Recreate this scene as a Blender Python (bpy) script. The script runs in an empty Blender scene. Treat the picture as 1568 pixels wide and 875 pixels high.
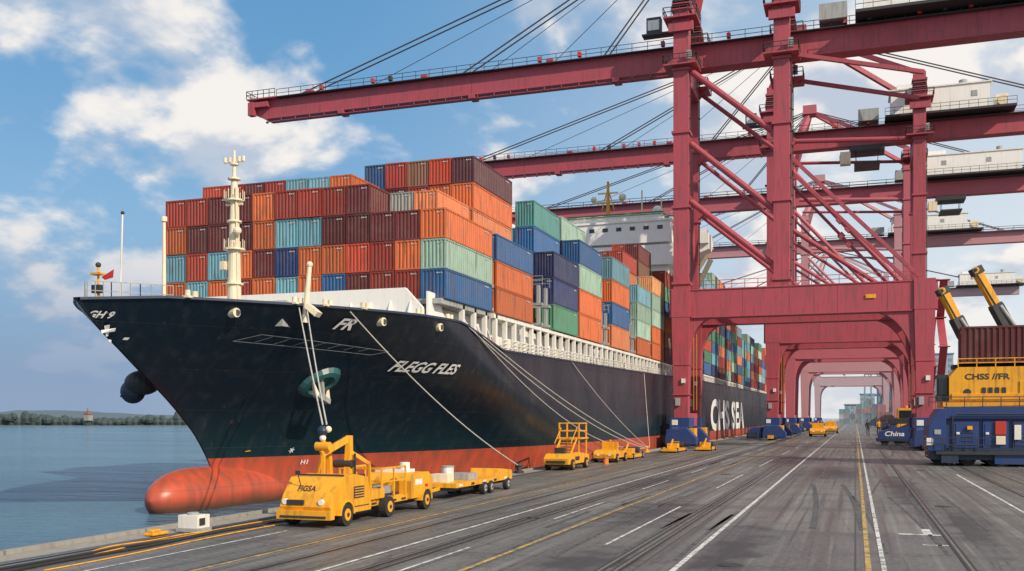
import bpy, bmesh, math, random
from mathutils import Vector, Matrix, noise
random.seed(7)
R=math.radians
scene=bpy.context.scene
COL=scene.collection
# ------------------------------------------------------------ materials
def nn(nt,t,**kw):
    n=nt.nodes.new(t)
    for k,v in kw.items():
        setattr(n,k,v)
    return n
def paint(name,col,rough=.5,metal=0.0,var=.3,scale=.5,streak=.25,dirt=(.06,.045,.035),bump=.0,spec=.5):
    m=bpy.data.materials.new(name); m.use_nodes=True
    nt=m.node_tree; b=nt.nodes['Principled BSDF']; L=nt.links.new
    tc=nn(nt,'ShaderNodeTexCoord')
    n1=nn(nt,'ShaderNodeTexNoise'); n1.inputs['Scale'].default_value=scale; n1.inputs['Detail'].default_value=8; n1.inputs['Roughness'].default_value=.65
    L(tc.outputs['Object'],n1.inputs['Vector'])
    mp=nn(nt,'ShaderNodeMapping'); mp.inputs['Scale'].default_value=(3,3,.25); L(tc.outputs['Object'],mp.inputs['Vector'])
    n2=nn(nt,'ShaderNodeTexNoise'); n2.inputs['Scale'].default_value=1.2; n2.inputs['Detail'].default_value=6; L(mp.outputs[0],n2.inputs['Vector'])
    mr=nn(nt,'ShaderNodeMapRange'); mr.inputs[1].default_value=.42; mr.inputs[2].default_value=.75; mr.inputs[3].default_value=0; mr.inputs[4].default_value=var; L(n1.outputs['Fac'],mr.inputs[0])
    mr2=nn(nt,'ShaderNodeMapRange'); mr2.inputs[1].default_value=.5; mr2.inputs[2].default_value=.8; mr2.inputs[3].default_value=0; mr2.inputs[4].default_value=streak*2; L(n2.outputs['Fac'],mr2.inputs[0])
    mx=nn(nt,'ShaderNodeMix',data_type='RGBA'); mx.inputs[6].default_value=(*col,1); mx.inputs[7].default_value=(col[0]*.6+.03,col[1]*.6+.03,col[2]*.6+.03,1); L(mr.outputs[0],mx.inputs[0])
    mx2=nn(nt,'ShaderNodeMix',data_type='RGBA'); L(mx.outputs[2],mx2.inputs[6]); mx2.inputs[7].default_value=(*dirt,1); L(mr2.outputs[0],mx2.inputs[0])
    L(mx2.outputs[2],b.inputs['Base Color'])
    rr=nn(nt,'ShaderNodeMapRange'); rr.inputs[3].default_value=max(rough-.12,.05); rr.inputs[4].default_value=min(rough+.2,1); L(n1.outputs['Fac'],rr.inputs[0]); L(rr.outputs[0],b.inputs['Roughness'])
    b.inputs['Metallic'].default_value=metal
    b.inputs['Specular IOR Level'].default_value=spec
    if bump>0:
        bp=nn(nt,'ShaderNodeBump'); bp.inputs['Strength'].default_value=bump; bp.inputs['Distance'].default_value=.05; L(n1.outputs['Fac'],bp.inputs['Height']); L(bp.outputs[0],b.inputs['Normal'])
    return m
CR=paint('crane_red',(.40,.062,.09),.5,var=.75,scale=.5,streak=.42,dirt=(.15,.055,.05))
CR2=paint('crane_red_thin_haze',(.44,.105,.14),.6,var=.3,scale=.3,streak=.2,dirt=(.3,.11,.12))  # slightly paler red, standing in for distance haze
CR3=paint('crane_red_hazy',(.46,.23,.26),.7,var=.2,streak=.1,dirt=(.4,.24,.26))  # more haze put into the red for a crane farther off
CR4=paint('crane_red_thick_haze',(.46,.33,.37),.8,var=.2,streak=.1,dirt=(.45,.36,.4))  # farthest crane: red mostly washed out by painted haze
WHITE=paint('white_paint',(.76,.75,.71),.5,var=.3,streak=.3,dirt=(.3,.24,.18))
HWHITE=paint('ship_house_white',(.82,.81,.78),.45,var=.12,streak=.12,dirt=(.5,.42,.34))
CREAM=paint('cream_paint',(.76,.68,.5),.5,var=.3,streak=.3,dirt=(.35,.25,.15))
GREY=paint('grey_paint',(.34,.36,.36),.5,var=.4,streak=.3)
DARK=paint('dark_steel',(.03,.032,.036),.5,var=.3)
RUB=paint('rubber',(.02,.02,.02),.85,var=.3)
YEL=paint('yellow_paint',(.80,.37,.012),.42,var=.5,scale=1.6,streak=.35,dirt=(.16,.08,.02))
ORG=paint('orange_paint',(.75,.2,.03),.5)
BLU=paint('blue_paint',(.015,.045,.18),.42,var=.5,scale=.8,streak=.35,dirt=(.05,.05,.07))
NAVY=paint('navy_paint',(.015,.03,.07),.45,var=.3)
GLASS=paint('dark_glass',(.015,.02,.025),.12,var=.1,streak=.05)
REDD=paint('red_detail',(.5,.03,.02),.5)
GREEN=paint('green_paint',(.03,.2,.1),.5)
ROPE=paint('rope_fibre',(.5,.48,.44),.9,var=.3,scale=6)
CABLE=paint('steel_cable',(.05,.04,.045),.6)
DECW=paint('white_lettering',(.8,.8,.8),.5,var=.25,streak=.2)
CR_T=paint('teal_lit_bolster',(.02,.10,.11),.3,var=.8,scale=1.5,streak=.5)  # teal light on the anchor pocket, put into the paint colour
SKIN=paint('skin',(.45,.26,.18),.6,var=.1); VEST=paint('work_vest',(.7,.3,.03),.8); TROU=paint('work_trousers',(.03,.035,.05),.9)
# ------------------------------------------------------------ mesh builder
class MB:
    def __init__(s): s.v=[];s.f=[];s.mi=[];s.mats=[]
    def m(s,mat):
        if mat not in s.mats: s.mats.append(mat)
        return s.mats.index(mat)
    def add(s,vs,fs,mat):
        o=len(s.v); s.v.extend([tuple(v) for v in vs]); k=s.m(mat)
        for f in fs: s.f.append([o+i for i in f]); s.mi.append(k)
    BF=[(0,3,2,1),(4,5,6,7),(0,1,5,4),(1,2,6,5),(2,3,7,6),(3,0,4,7)]
    def box(s,x0,x1,y0,y1,z0,z1,mat):
        s.add([(x0,y0,z0),(x1,y0,z0),(x1,y1,z0),(x0,y1,z0),(x0,y0,z1),(x1,y0,z1),(x1,y1,z1),(x0,y1,z1)],s.BF,mat)
    def beam(s,p,q,w,h,mat,w2=None,h2=None):
        p=Vector(p);q=Vector(q);d=(q-p).normalized()
        up=Vector((0,0,1)) if abs(d.z)<.95 else Vector((0,1,0))
        sd=d.cross(up).normalized(); u=sd.cross(d).normalized()
        w2=w2 or w; h2=h2 or h; vs=[]
        for c,a,b in ((p,w,h),(q,w2,h2)):
            for i,j in ((-1,-1),(1,-1),(1,1),(-1,1)): vs.append(c+sd*(i*a/2)+u*(j*b/2))
        s.add(vs,s.BF,mat)
    def cyl(s,p,q,r,mat,seg=10,r2=None):
        p=Vector(p);q=Vector(q);d=(q-p).normalized()
        up=Vector((0,0,1)) if abs(d.z)<.95 else Vector((0,1,0))
        a=d.cross(up).normalized(); b=a.cross(d).normalized()
        r2=r if r2 is None else r2; vs=[]
        for c,rr in ((p,r),(q,r2)):
            for i in range(seg):
                t=2*math.pi*i/seg; vs.append(c+a*(math.cos(t)*rr)+b*(math.sin(t)*rr))
        fs=[(i,(i+1)%seg,seg+(i+1)%seg,seg+i) for i in range(seg)]
        fs.append(tuple(range(seg-1,-1,-1))); fs.append(tuple(range(seg,2*seg)))
        s.add(vs,fs,mat)
    def ball(s,c,r,mat,seg=10,rings=6,sc=(1,1,1)):
        vs=[];fs=[]
        for i in range(rings+1):
            ph=math.pi*i/rings
            for j in range(seg):
                t=2*math.pi*j/seg
                vs.append((c[0]+r*sc[0]*math.sin(ph)*math.cos(t),c[1]+r*sc[1]*math.sin(ph)*math.sin(t),c[2]+r*sc[2]*math.cos(ph)))
        for i in range(rings):
            for j in range(seg):
                fs.append((i*seg+j,(i+1)*seg+j,(i+1)*seg+(j+1)%seg,i*seg+(j+1)%seg))
        s.add(vs,fs,mat)
    def prism(s,poly,axis,a0,a1,mat):
        n=len(poly); vs=[]
        for a in (a0,a1):
            for (u,w) in poly:
                vs.append((a,u,w) if axis=='x' else ((u,a,w) if axis=='y' else (u,w,a)))
        fs=[(i,(i+1)%n,n+(i+1)%n,n+i) for i in range(n)]
        fs.append(tuple(range(n-1,-1,-1))); fs.append(tuple(range(n,2*n)))
        s.add(vs,fs,mat)
    def rail(s,p,q,mat,h=1.1,n=None,r=.05,bars=2):
        p=Vector(p);q=Vector(q); L=(q-p).length; n=n or max(2,int(L/1.8))
        for i in range(n+1):
            c=p.lerp(q,i/n); s.beam(c,c+Vector((0,0,h)),r,r,mat)
        for k in range(bars):
            z=Vector((0,0,h*(k+1)/bars)); s.beam(p+z,q+z,r,r,mat)
    def wheel(s,x,y,r,w,mat=None,hub=None):
        s.cyl((x-w/2,y,r),(x+w/2,y,r),r,mat or RUB,18)
        s.cyl((x-w/2-.02,y,r),(x+w/2+.02,y,r),r*.55,hub or YEL,12)
        s.cyl((x-w/2-.05,y,r),(x+w/2+.05,y,r),r*.2,DARK,8)
    def done(s,name,parent=None,bevel=0,smooth=False):
        me=bpy.data.meshes.new(name); me.from_pydata(s.v,[],s.f)
        for m in s.mats: me.materials.append(m)
        me.polygons.foreach_set('material_index',s.mi)
        bm=bmesh.new(); bm.from_mesh(me); bmesh.ops.recalc_face_normals(bm,faces=bm.faces); bm.to_mesh(me); bm.free()
        ob=bpy.data.objects.new(name,me); COL.objects.link(ob)
        if parent: ob.parent=parent
        if smooth: me.polygons.foreach_set('use_smooth',[True]*len(me.polygons))
        if bevel:
            b=ob.modifiers.new('bevel','BEVEL'); b.width=bevel; b.segments=2; b.limit_method='ANGLE'; b.angle_limit=R(40)
        me.update(); return ob
def empty(name):
    e=bpy.data.objects.new(name,None); COL.objects.link(e); return e
def lerp_tab(tab,x):
    if x<=tab[0][0]: return tab[0][1]
    for (a,b),(c,d) in zip(tab,tab[1:]):
        if x<=c: return b+(d-b)*(x-a)/(c-a)
    return tab[-1][1]
# ------------------------------------------------------------ hull form
CX=-35.75; HB=11.0
STEM=[(-5,48.9),(0,48.9),(1.1,48.5),(3,47.0),(4.9,44.7),(6.7,42.0),(8.4,39.6),(10.3,37.6)]
LT=[(-5,52),(1.6,40),(6,28),(10.3,20)]
PT=[(-5,1.6),(1.6,1.65),(10.3,1.9)]
def ystem(z): return (lerp_tab(STEM,z-.5)+lerp_tab(STEM,z)+lerp_tab(STEM,z+.5))/3
def ztop(y):
    return lerp_tab([(37,9.65),(41,10.05),(50,10.15),(60,10.3),(61,10.2),(68.5,8.95),(110,9.4),(170,10.2),(315,11)],y)
def hb(y,z):
    s=max(0,y-ystem(z)); L=lerp_tab(LT,z); t=min(1,s/L); p=lerp_tab(PT,z)
    return HB*(1-(1-t)**p)
def hullx(y,z,side=1): return CX+side*hb(y,z)
def hull_mat():
    m=bpy.data.materials.new('hull_paint'); m.use_nodes=True; nt=m.node_tree; b=nt.nodes['Principled BSDF']; L=nt.links.new
    tc=nn(nt,'ShaderNodeTexCoord'); sx=nn(nt,'ShaderNodeSeparateXYZ'); L(tc.outputs['Object'],sx.inputs[0])
    n1=nn(nt,'ShaderNodeTexNoise'); n1.inputs['Scale'].default_value=.35; n1.inputs['Detail'].default_value=8; L(tc.outputs['Object'],n1.inputs['Vector'])
    mp=nn(nt,'ShaderNodeMapping'); mp.inputs['Scale'].default_value=(1,1,.08); L(tc.outputs['Object'],mp.inputs['Vector'])
    n2=nn(nt,'ShaderNodeTexNoise'); n2.inputs['Scale'].default_value=1.6; n2.inputs['Detail'].default_value=8; L(mp.outputs[0],n2.inputs['Vector'])
    g=nn(nt,'ShaderNodeMapRange'); g.inputs[1].default_value=1.5; g.inputs[2].default_value=5.0; g.inputs[3].default_value=1; g.inputs[4].default_value=0; L(sx.outputs[2],g.inputs[0])
    a=nn(nt,'ShaderNodeMix',data_type='RGBA'); a.inputs[6].default_value=(.005,.010,.019,1); a.inputs[7].default_value=(.005,.024,.032,1); L(g.outputs[0],a.inputs[0])  # teal near the waterline: reflected sun sheen mixed into the navy
    s=nn(nt,'ShaderNodeMapRange'); s.inputs[1].default_value=.5; s.inputs[2].default_value=.78; s.inputs[4].default_value=.5; L(n2.outputs['Fac'],s.inputs[0])
    a2=nn(nt,'ShaderNodeMix',data_type='RGBA'); L(a.outputs[2],a2.inputs[6]); a2.inputs[7].default_value=(.035,.042,.048,1); L(s.outputs[0],a2.inputs[0])
    # rust runs below the scuppers
    mp3=nn(nt,'ShaderNodeMapping'); mp3.inputs['Scale'].default_value=(.9,.9,.05); mp3.inputs['Location'].default_value=(4,9,2); L(tc.outputs['Object'],mp3.inputs['Vector'])
    n4=nn(nt,'ShaderNodeTexNoise'); n4.inputs['Scale'].default_value=2.4; n4.inputs['Detail'].default_value=4; L(mp3.outputs[0],n4.inputs['Vector'])
    rs4=nn(nt,'ShaderNodeMapRange'); rs4.inputs[1].default_value=.64; rs4.inputs[2].default_value=.76; rs4.inputs[4].default_value=.55; L(n4.outputs['Fac'],rs4.inputs[0])
    a3=nn(nt,'ShaderNodeMix',data_type='RGBA'); L(a2.outputs[2],a3.inputs[6]); a3.inputs[7].default_value=(.09,.05,.035,1); L(rs4.outputs[0],a3.inputs[0])
    r=nn(nt,'ShaderNodeMix',data_type='RGBA'); r.inputs[6].default_value=(.5,.085,.04,1); r.inputs[7].default_value=(.28,.07,.045,1)
    rs=nn(nt,'ShaderNodeMapRange'); rs.inputs[1].default_value=.4; rs.inputs[2].default_value=.7; L(n2.outputs['Fac'],rs.inputs[0]); L(rs.outputs[0],r.inputs[0])
    wl=nn(nt,'ShaderNodeMath',operation='MULTIPLY_ADD'); wl.inputs[1].default_value=.5; wl.inputs[2].default_value=0; L(n1.outputs['Fac'],wl.inputs[0])
    zz=nn(nt,'ShaderNodeMath',operation='ADD'); L(sx.outputs[2],zz.inputs[0]); L(wl.outputs[0],zz.inputs[1])
    sc=nn(nt,'ShaderNodeMapRange'); sc.inputs[1].default_value=-.75; sc.inputs[2].default_value=-.1; sc.inputs[3].default_value=.85; sc.inputs[4].default_value=0; L(zz.outputs[0],sc.inputs[0])
    r2=nn(nt,'ShaderNodeMix',data_type='RGBA'); L(r.outputs[2],r2.inputs[6]); r2.inputs[7].default_value=(.07,.05,.035,1); L(sc.outputs[0],r2.inputs[0])
    lt=nn(nt,'ShaderNodeMath',operation='LESS_THAN'); lt.inputs[1].default_value=1.6; L(sx.outputs[2],lt.inputs[0])
    f=nn(nt,'ShaderNodeMix',data_type='RGBA'); L(a3.outputs[2],f.inputs[6]); L(r2.outputs[2],f.inputs[7]); L(lt.outputs[0],f.inputs[0])
    L(f.outputs[2],b.inputs['Base Color'])
    rr=nn(nt,'ShaderNodeMapRange'); rr.inputs[3].default_value=.2; rr.inputs[4].default_value=.5; L(n1.outputs['Fac'],rr.inputs[0]); L(rr.outputs[0],b.inputs['Roughness'])
    cb=nn(nt,'ShaderNodeCombineXYZ'); L(sx.outputs[1],cb.inputs[0]); L(sx.outputs[2],cb.inputs[1])
    br=nn(nt,'ShaderNodeTexBrick'); br.inputs['Scale'].default_value=.25; br.inputs['Mortar Size'].default_value=.006; br.inputs['Mortar Smooth'].default_value=.5; br.inputs['Brick Width'].default_value=2.2; br.inputs['Row Height'].default_value=.55; L(cb.outputs[0],br.inputs['Vector'])
    n3=nn(nt,'ShaderNodeTexNoise'); n3.inputs['Scale'].default_value=.9; n3.inputs['Detail'].default_value=2; L(tc.outputs['Object'],n3.inputs['Vector'])
    ad=nn(nt,'ShaderNodeMath',operation='MULTIPLY_ADD'); ad.inputs[1].default_value=.8; L(n3.outputs['Fac'],ad.inputs[0]); L(br.outputs['Fac'],ad.inputs[2])
    bp=nn(nt,'ShaderNodeBump'); bp.inputs['Strength'].default_value=.4; bp.inputs['Distance'].default_value=.08; L(ad.outputs[0],bp.inputs['Height']); L(bp.outputs[0],b.inputs['Normal'])
    return m
HULL=hull_mat()
ship=empty('container_ship')
def build_hull():
    YS=[37.2*(i/56)**1.35 for i in range(57)]
    YA=[78,82,90,100,115,130,150,170,190,220,250,280,300,315]
    NZ=44; zb=-4.0
    vs=[];fs=[]
    n=len(YS)+len(YA)
    for side in (1,-1):
        o=len(vs)
        for i in range(NZ+1):
            v=i/NZ; zn=zb+v*(10.0-zb); y0=ystem(zn)
            for j in range(n):
                Y=y0+YS[j]*(75-y0)/37.2 if j<len(YS) else YA[j-len(YS)]
                z=zb+v*(ztop(Y)-zb)
                b=hb(Y,z) if j>0 else 0.0
                vs.append((CX+side*(b+.04),Y,z))
        for i in range(NZ):
            for j in range(n-1):
                q=(o+i*n+j,o+i*n+j+1,o+(i+1)*n+j+1,o+(i+1)*n+j)
                fs.append(q if side==1 else q[::-1])
    o2=(NZ+1)*n
    for i in range(NZ):
        fs.append((i*n+n-1,o2+i*n+n-1,o2+(i+1)*n+n-1,(i+1)*n+n-1))
    me=bpy.data.meshes.new('hull'); me.from_pydata(vs,[],fs); me.materials.append(HULL)
    me.polygons.foreach_set('use_smooth',[True]*len(me.polygons))
    ob=bpy.data.objects.new('hull',me); COL.objects.link(ob); ob.parent=ship
    m=MB(); prev=None
    for Y in [38.6+i*.7 for i in range(32)]+[61+i for i in range(9)]+[75,100,150,200,250,314.5]:
        z=ztop(Y)-.95; b=hb(Y,z)-.15
        cur=[(CX-b,Y,z),(CX+b,Y,z)]
        if prev: m.add(prev+cur[::-1],[(0,1,2,3)],GREY)
        prev=cur
    for side in (1,-1):
        pp=None
        for Y in [37.9,38.1,38.4,38.8,39.3,40,41,42,43.5,45,47,49,52,55,58,60,61,63,66,68.5,80,110,170,240,315]:
            z=ztop(Y); p=Vector((hullx(Y,z,side),Y,z+.05))
            if pp: m.beam(pp,p,.28,.13,NAVY)
            pp=p
    m.done('deck',ship)
    vs=[];fs=[];seg=28;N=26
    for i in range(N+1):
        t=i/N; Y=43.2+18*(t**1.5)
        k=min(1,t**1.5*18/3.4); r=math.sqrt(max(0,1-(1-k)**2))
        for j in range(seg):
            a=2*math.pi*j/seg
            w=1.45+ .9*max(0,(Y-47)/14); h=1.65
            vs.append((CX+math.cos(a)*w*r,Y,-.52+math.sin(a)*h*r*(1+.03*t)))
    for i in range(N):
        for j in range(seg):
            fs.append((i*seg+j,i*seg+(j+1)%seg,(i+1)*seg+(j+1)%seg,(i+1)*seg+j))
    me=bpy.data.meshes.new('bulbous_bow'); me.from_pydata(vs,[],fs); me.materials.append(HULL)
    me.polygons.foreach_set('use_smooth',[True]*len(me.polygons))
    ob=bpy.data.objects.new('bulbous_bow',me); COL.objects.link(ob); ob.parent=ship
build_hull()
# ------------------------------------------------------------ text
def text_mesh(s,shear=0,bold=.0):
    cu=bpy.data.curves.new('t','FONT'); cu.body=s; cu.size=1; cu.shear=shear; cu.offset=bold; cu.resolution_u=3
    ob=bpy.data.objects.new('t',cu); COL.objects.link(ob)
    dg=bpy.context.evaluated_depsgraph_get(); me=bpy.data.meshes.new_from_object(ob.evaluated_get(dg))
    bpy.data.objects.remove(ob)
    bm=bmesh.new(); bm.from_mesh(me); bmesh.ops.triangulate(bm,faces=bm.faces)
    bm.to_mesh(me); bm.free()
    xs=[v.co.x for v in me.vertices]; ys=[v.co.y for v in me.vertices]
    return me,min(xs),max(xs),min(ys),max(ys)
def put_text(s,name,fn,parent,mat,shear=0,bold=.02):
    me,x0,x1,y0,y1=text_mesh(s,shear,bold)
    for v in me.vertices:
        v.co=Vector(fn((v.co.x-x0)/(x1-x0),(v.co.y-y0)/(y1-y0)))
    me.materials.clear(); me.materials.append(mat)
    ob=bpy.data.objects.new(name,me); COL.objects.link(ob); ob.parent=parent; return ob
def hull_fn(y0,y1,z0,z1,off=.1,slope=0):
    def f(u,v):
        Y=y0+u*(y1-y0); z=z0+v*(z1-z0)+u*slope; e=.05
        dx=(hullx(Y+e,z)-hullx(Y-e,z))/(2*e); dz=(hullx(Y,z+e)-hullx(Y,z-e))/(2*e)
        nrm=Vector((1,-dx,-dz)).normalized()
        return Vector((hullx(Y,z)+.04,Y,z))+nrm*off
    return f
put_text('FLEGG FLES','hull_name',hull_fn(55.2,61.3,6.95,7.62,.09),ship,DECW,.3,.025)
put_text('CHS SEA','hull_lettering',lambda u,v:(CX+HB+.1,179+u*56,1.5+v*6.0),ship,DECW,.0,.04)
put_text('FR','bow_letter',hull_fn(49.2,50.3,9.1,9.7,.1),ship,DECW,.2,.03)
put_text('GH 9','bow_mark',hull_fn(38.75,39.6,9.0,9.35,.12),ship,DECW,0,.03)
put_text('H1','draft_mark',hull_fn(54.2,54.7,1.05,1.35,.08),ship,DECW,0,.02)
mk=MB()
def decal_strip(pts,w,mat,off=.1):
    for (a,b) in zip(pts,pts[1:]):
        N=max(1,int(math.hypot(b[0]-a[0],b[1]-a[1])/.5))
        for k in range(N):
            p=[a[0]+(b[0]-a[0])*k/N,a[1]+(b[1]-a[1])*k/N]; q=[a[0]+(b[0]-a[0])*(k+1)/N,a[1]+(b[1]-a[1])*(k+1)/N]
            P=[]
            dy,dz=q[0]-p[0],q[1]-p[1]; l=math.hypot(dy,dz); ny,nz=-dz/l*w/2,dy/l*w/2
            for (c,sg) in ((p,-1),(q,-1),(q,1),(p,1)):
                P.append(hull_fn(c[0]+ny*sg,c[0]+ny*sg+1,c[1]+nz*sg,c[1]+nz*sg+1,off)(0,0))
            mk.add(P,[(0,1,2,3)],mat)
for a in range(2):
    t=a*math.pi/2+.35; decal_strip([(39.75-.32*math.cos(t),8.4-.32*math.sin(t)),(39.75+.32*math.cos(t),8.4+.32*math.sin(t))],.17,DECW,.12)
decal_strip([(39.95,7.9),(40.15,7.87)],.12,DECW,.12); decal_strip([(40.6,8.1),(40.8,8.1)],.12,DECW,.12)
for a in range(3):
    t=a*math.pi/3+.3; decal_strip([(53.2-.18*math.cos(t),2.0-.18*math.sin(t)),(53.2+.18*math.cos(t),2.0+.18*math.sin(t))],.05,DECW)
decal_strip([(50.2,2.0),(50.5,2.05)],.06,YEL)
decal_strip([(45.0,8.2),(46.0,8.6),(54,8.1),(53,7.85),(45.0,8.2)],.026,GREY,.1)
for k in range(7): decal_strip([(46+k,8.18-.03*k),(46.6+k,8.52-.05*k)],.02,GREY,.1)
mk.done('hull_marks',ship)
an=MB()
def hp(Y,z,off):
    return hull_fn(Y,Y+1,z,z+1,off)(0,0)
NR=20
rings=[]
for (ra,rb,of) in ((1.0,.85,-.02),(.85,.72,.28),(.62,.52,.36),(.5,.42,.1)):
    rings.append([hp(51.6+ra*math.cos(2*math.pi*k/NR),6.15+rb*math.sin(2*math.pi*k/NR),of) for k in range(NR)])
vv=[p for r_ in rings for p in r_]; ff=[]
for q in range(3): ff+=[(q*NR+k,q*NR+(k+1)%NR,(q+1)*NR+(k+1)%NR,(q+1)*NR+k) for k in range(NR)]
ff.append(tuple(range(3*NR,4*NR))); an.add(vv,ff,CR_T)
c=hp(51.6,6.1,.42)
an.beam(c+Vector((0,-.05,.55)),c+Vector((.1,0,-.75)),.24,.24,GREY)
an.beam(c+Vector((.1,-.75,-.45)),c+Vector((.1,.6,-.85)),.36,.3,GREY)
an.beam(c+Vector((.1,-.72,-.5)),c+Vector((.0,-.95,.25)),.32,.26,CREAM,.1,.1)
an.beam(c+Vector((.1,.55,-.8)),c+Vector((.0,.8,-.05)),.32,.26,CREAM,.1,.1)
an.ball(c+Vector((-.1,0,.6)),.25,DARK)
an2c=Vector((hullx(46.3,6.2,-1)-.5,46.1,6.0))
an.ball(an2c,.95,DARK,18,12,(1.0,1.1,.75)); an.beam(an2c+Vector((-.5,0,.2)),an2c+Vector((-.9,-.3,-.95)),.6,.7,DARK)
an.ball(an2c+Vector((-.6,-.1,-.5)),.7,NAVY,14,10)
for Y in (44.0,51.9,57):
    z=ztop(Y)-.55; x=hullx(Y,z)
    an.cyl((x-.2,Y,z),(x+.26,Y-.12,z),.25,CREAM,14); an.cyl((x+.2,Y,z),(x+.3,Y-.13,z),.16,DARK,12)
for Y in (42,46.6,48.2,50.5,55,59):
    z=ztop(Y)+.1; x=hullx(Y,z)-.25
    an.cyl((x,Y-.3,z),(x,Y-.3,z+.35),.14,CREAM,10); an.cyl((x,Y+.3,z),(x,Y+.3,z+.35),.14,CREAM,10); an.box(x-.2,x+.2,Y-.5,Y+.5,z-.05,z+.06,CREAM)
an.done('anchor_and_fairleads',ship,0,False)
# ------------------------------------------------------------ ship upperworks
up=MB()
mx,my=CX,50.8
up.cyl((mx,my,9.2),(mx,my,14.2),.46,CREAM,16,.36); up.cyl((mx,my,14.2),(mx,my,18.4),.34,CREAM,14,.2); up.cyl((mx,my,18.4),(mx,my,20.3),.13,CREAM,8,.07)
for z,r in ((12.1,.55),(14.2,.66),(15.9,.45),(17.2,.56),(18.5,.4),(19.4,.26)):
    up.cyl((mx,my,z),(mx,my,z+.1),r,CREAM,14)
for z in (14.3,17.3):
    for k in range(8):
        t=k*math.pi/4; up.beam((mx+.6*math.cos(t),my+.6*math.sin(t),z),(mx+.6*math.cos(t),my+.6*math.sin(t),z+.55),.04,.04,CREAM)
up.beam((mx-.7,my,19.6),(mx+.7,my,19.6),.1,.1,CREAM); up.beam((mx-.6,my,17.0),(mx+.6,my,17.0),.12,.12,CREAM)
for sx in (-.65,-.3,.35,.65): up.cyl((mx+sx,my,19.6),(mx+sx,my,19.9),.1,CREAM,8)
up.ball((mx+.5,my-.4,15.3),.25,CREAM); up.box(mx-.7,mx-.35,my-.5,my-.2,13.0,13.5,CREAM)
up.beam((mx+.42,my-.1,9.5),(mx+.25,my-.1,18),.06,.3,CREAM)
up.cyl((CX+.2,39.2,9),(CX+.2,39.2,11.5),.06,YEL,8); up.box(CX-.15,CX+.5,39.0,39.4,11.1,11.2,YEL); up.ball((CX+.2,39.2,11.6),.14,DARK)
up.box(CX-.1,CX+.4,39.05,39.35,10.2,10.6,DARK); up.beam((CX+.2,39.2,10.2),(CX+.6,39.4,9.2),.08,.08,YEL)
up.prism([(CX+.3,11.0),(CX+1.05,11.35),(CX+1.0,10.95),(CX+.5,10.85)],'y',39.3,39.33,REDD)
up.cyl((CX+.1,40.8,9),(CX+.3,40.8,14.5),.045,WHITE,6)
up.ball((CX+.3,40.8,14.5),.1,DARK)
for side in (1,-1):
    pp=None
    for Y in (38.6,39.4,40.4,41.6):
        p=Vector((hullx(Y,9.8,side)-side*.4,Y,9.8))
        if pp: up.rail(pp,p,GREY,.95,3,.035)
        pp=p
up.cyl((-41.9,52,9),(-41.9,52,16.6),.15,CREAM,10,.1); up.cyl((-41.9,52,16.6),(-41.9,52,16.9),.2,CREAM,10)
up.cyl((-43.2,51,9),(-43.2,51,11.6),.2,WHITE,10); up.box(-44,-42.4,50.5,51.6,9,10.9,WHITE)
up.cyl((-28.4,46.8,9.2),(-28.1,46.8,12.3),.18,CREAM,12,.12); up.ball((-28.1,46.8,12.35),.18,CREAM)
up.beam((-28.2,46.8,10.1),(-27.6,46.9,9.6),.7,.3,CREAM)
for x in (-40,-37.5,-33,-30.5):
    up.cyl((x-.8,47,9.9),(x+.8,47,9.9),.6,GREY,12); up.box(x-1,x+1,46.3,47.7,9,9.6,GREY)
up.prism([(-46.2,9.0),(-25.9,9.0),(-25.9,11.0),(-27.1,12.3),(-44.9,12.3),(-46.2,11.0)],'y',56.7,57.0,HWHITE)
for k in range(14):
    x=-45.2+k*1.42; up.prism([(55.7,9.2),(56.69,9.2),(56.69,11.5)],'x',x,x+.08,HWHITE)
up.prism([(57.0,9.0),(61.2,9.0),(61.2,9.9),(59.3,10.9),(58.6,12.0),(57.0,12.05)],'x',-25.75,-25.6,HWHITE)
up.box(-46.1,-26.3,57.2,143.5,8.3,11.3,WHITE); up.box(-46.6,-25.0,57.6,66.7,11.32,11.66,GREY)
up.box(-46.6,-25.0,67.3,76.3,11.32,11.66,WHITE)
up.box(-46.1,-26.4,160.5,308,9,11.3,WHITE)
y=61.5
while y<309:
    if not(145<y<159):
        zt=ztop(y)-.9
        up.beam((-25.15,y,zt),(-25.15,y,11.62),.3,.34,WHITE)
        q=random.random()
        if q<.6: up.box(-25.7,-25.2,y+.5,y+1.2,zt,zt+random.uniform(1.1,2.4),random.choice([WHITE,WHITE,CREAM,GREY,DARK]))
        if random.random()<.5: up.beam((-25.2,y,11.0),(-25.2,y+2.1,zt+.4),.12,.12,WHITE)
        if random.random()<.4: up.cyl((-25.3,y+1.5,zt),(-25.3,y+1.5,zt+1.3),.2,random.choice([CREAM,GREY,REDD]),8)
        up.box(-25.35,-25.0,y-.3,y+.3,zt,zt+.9,CREAM if random.random()<.3 else WHITE)
    y+=2.15
for a,b in ((69,110),(110,143),(160,230),(230,309)):
    up.rail((-24.95,a,ztop(a)+.05),(-24.95,b,ztop(b)+.05),WHITE,.85,int((b-a)/1.1),.05,3)
    up.beam((-25.15,a,11.45),(-25.15,b,11.45),.35,.25,WHITE)
for y in (66.9,79,81.0,100.5,102.5,114,116,125.4,134.4):
    for x in (-25.3,-27.1,-30.7,-34.5,-38,-42,-46):
        up.beam((x,y,9),(x,y,15.2 if y>77 else 13.5),.25,.35,GREY)
    for z in (11.9,13.6): up.beam((-46.3,y,z),(-24.95,y,z),.5,.2,GREY)
    if y>77: up.rail((-46.3,y,15.2),(-24.95,y,15.2),GREY,.8,14,.05)
hx0,hx1=-46.2,-25.6
up.box(hx0+1,hx1-1,147,157,10,27.0,HWHITE)
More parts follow.
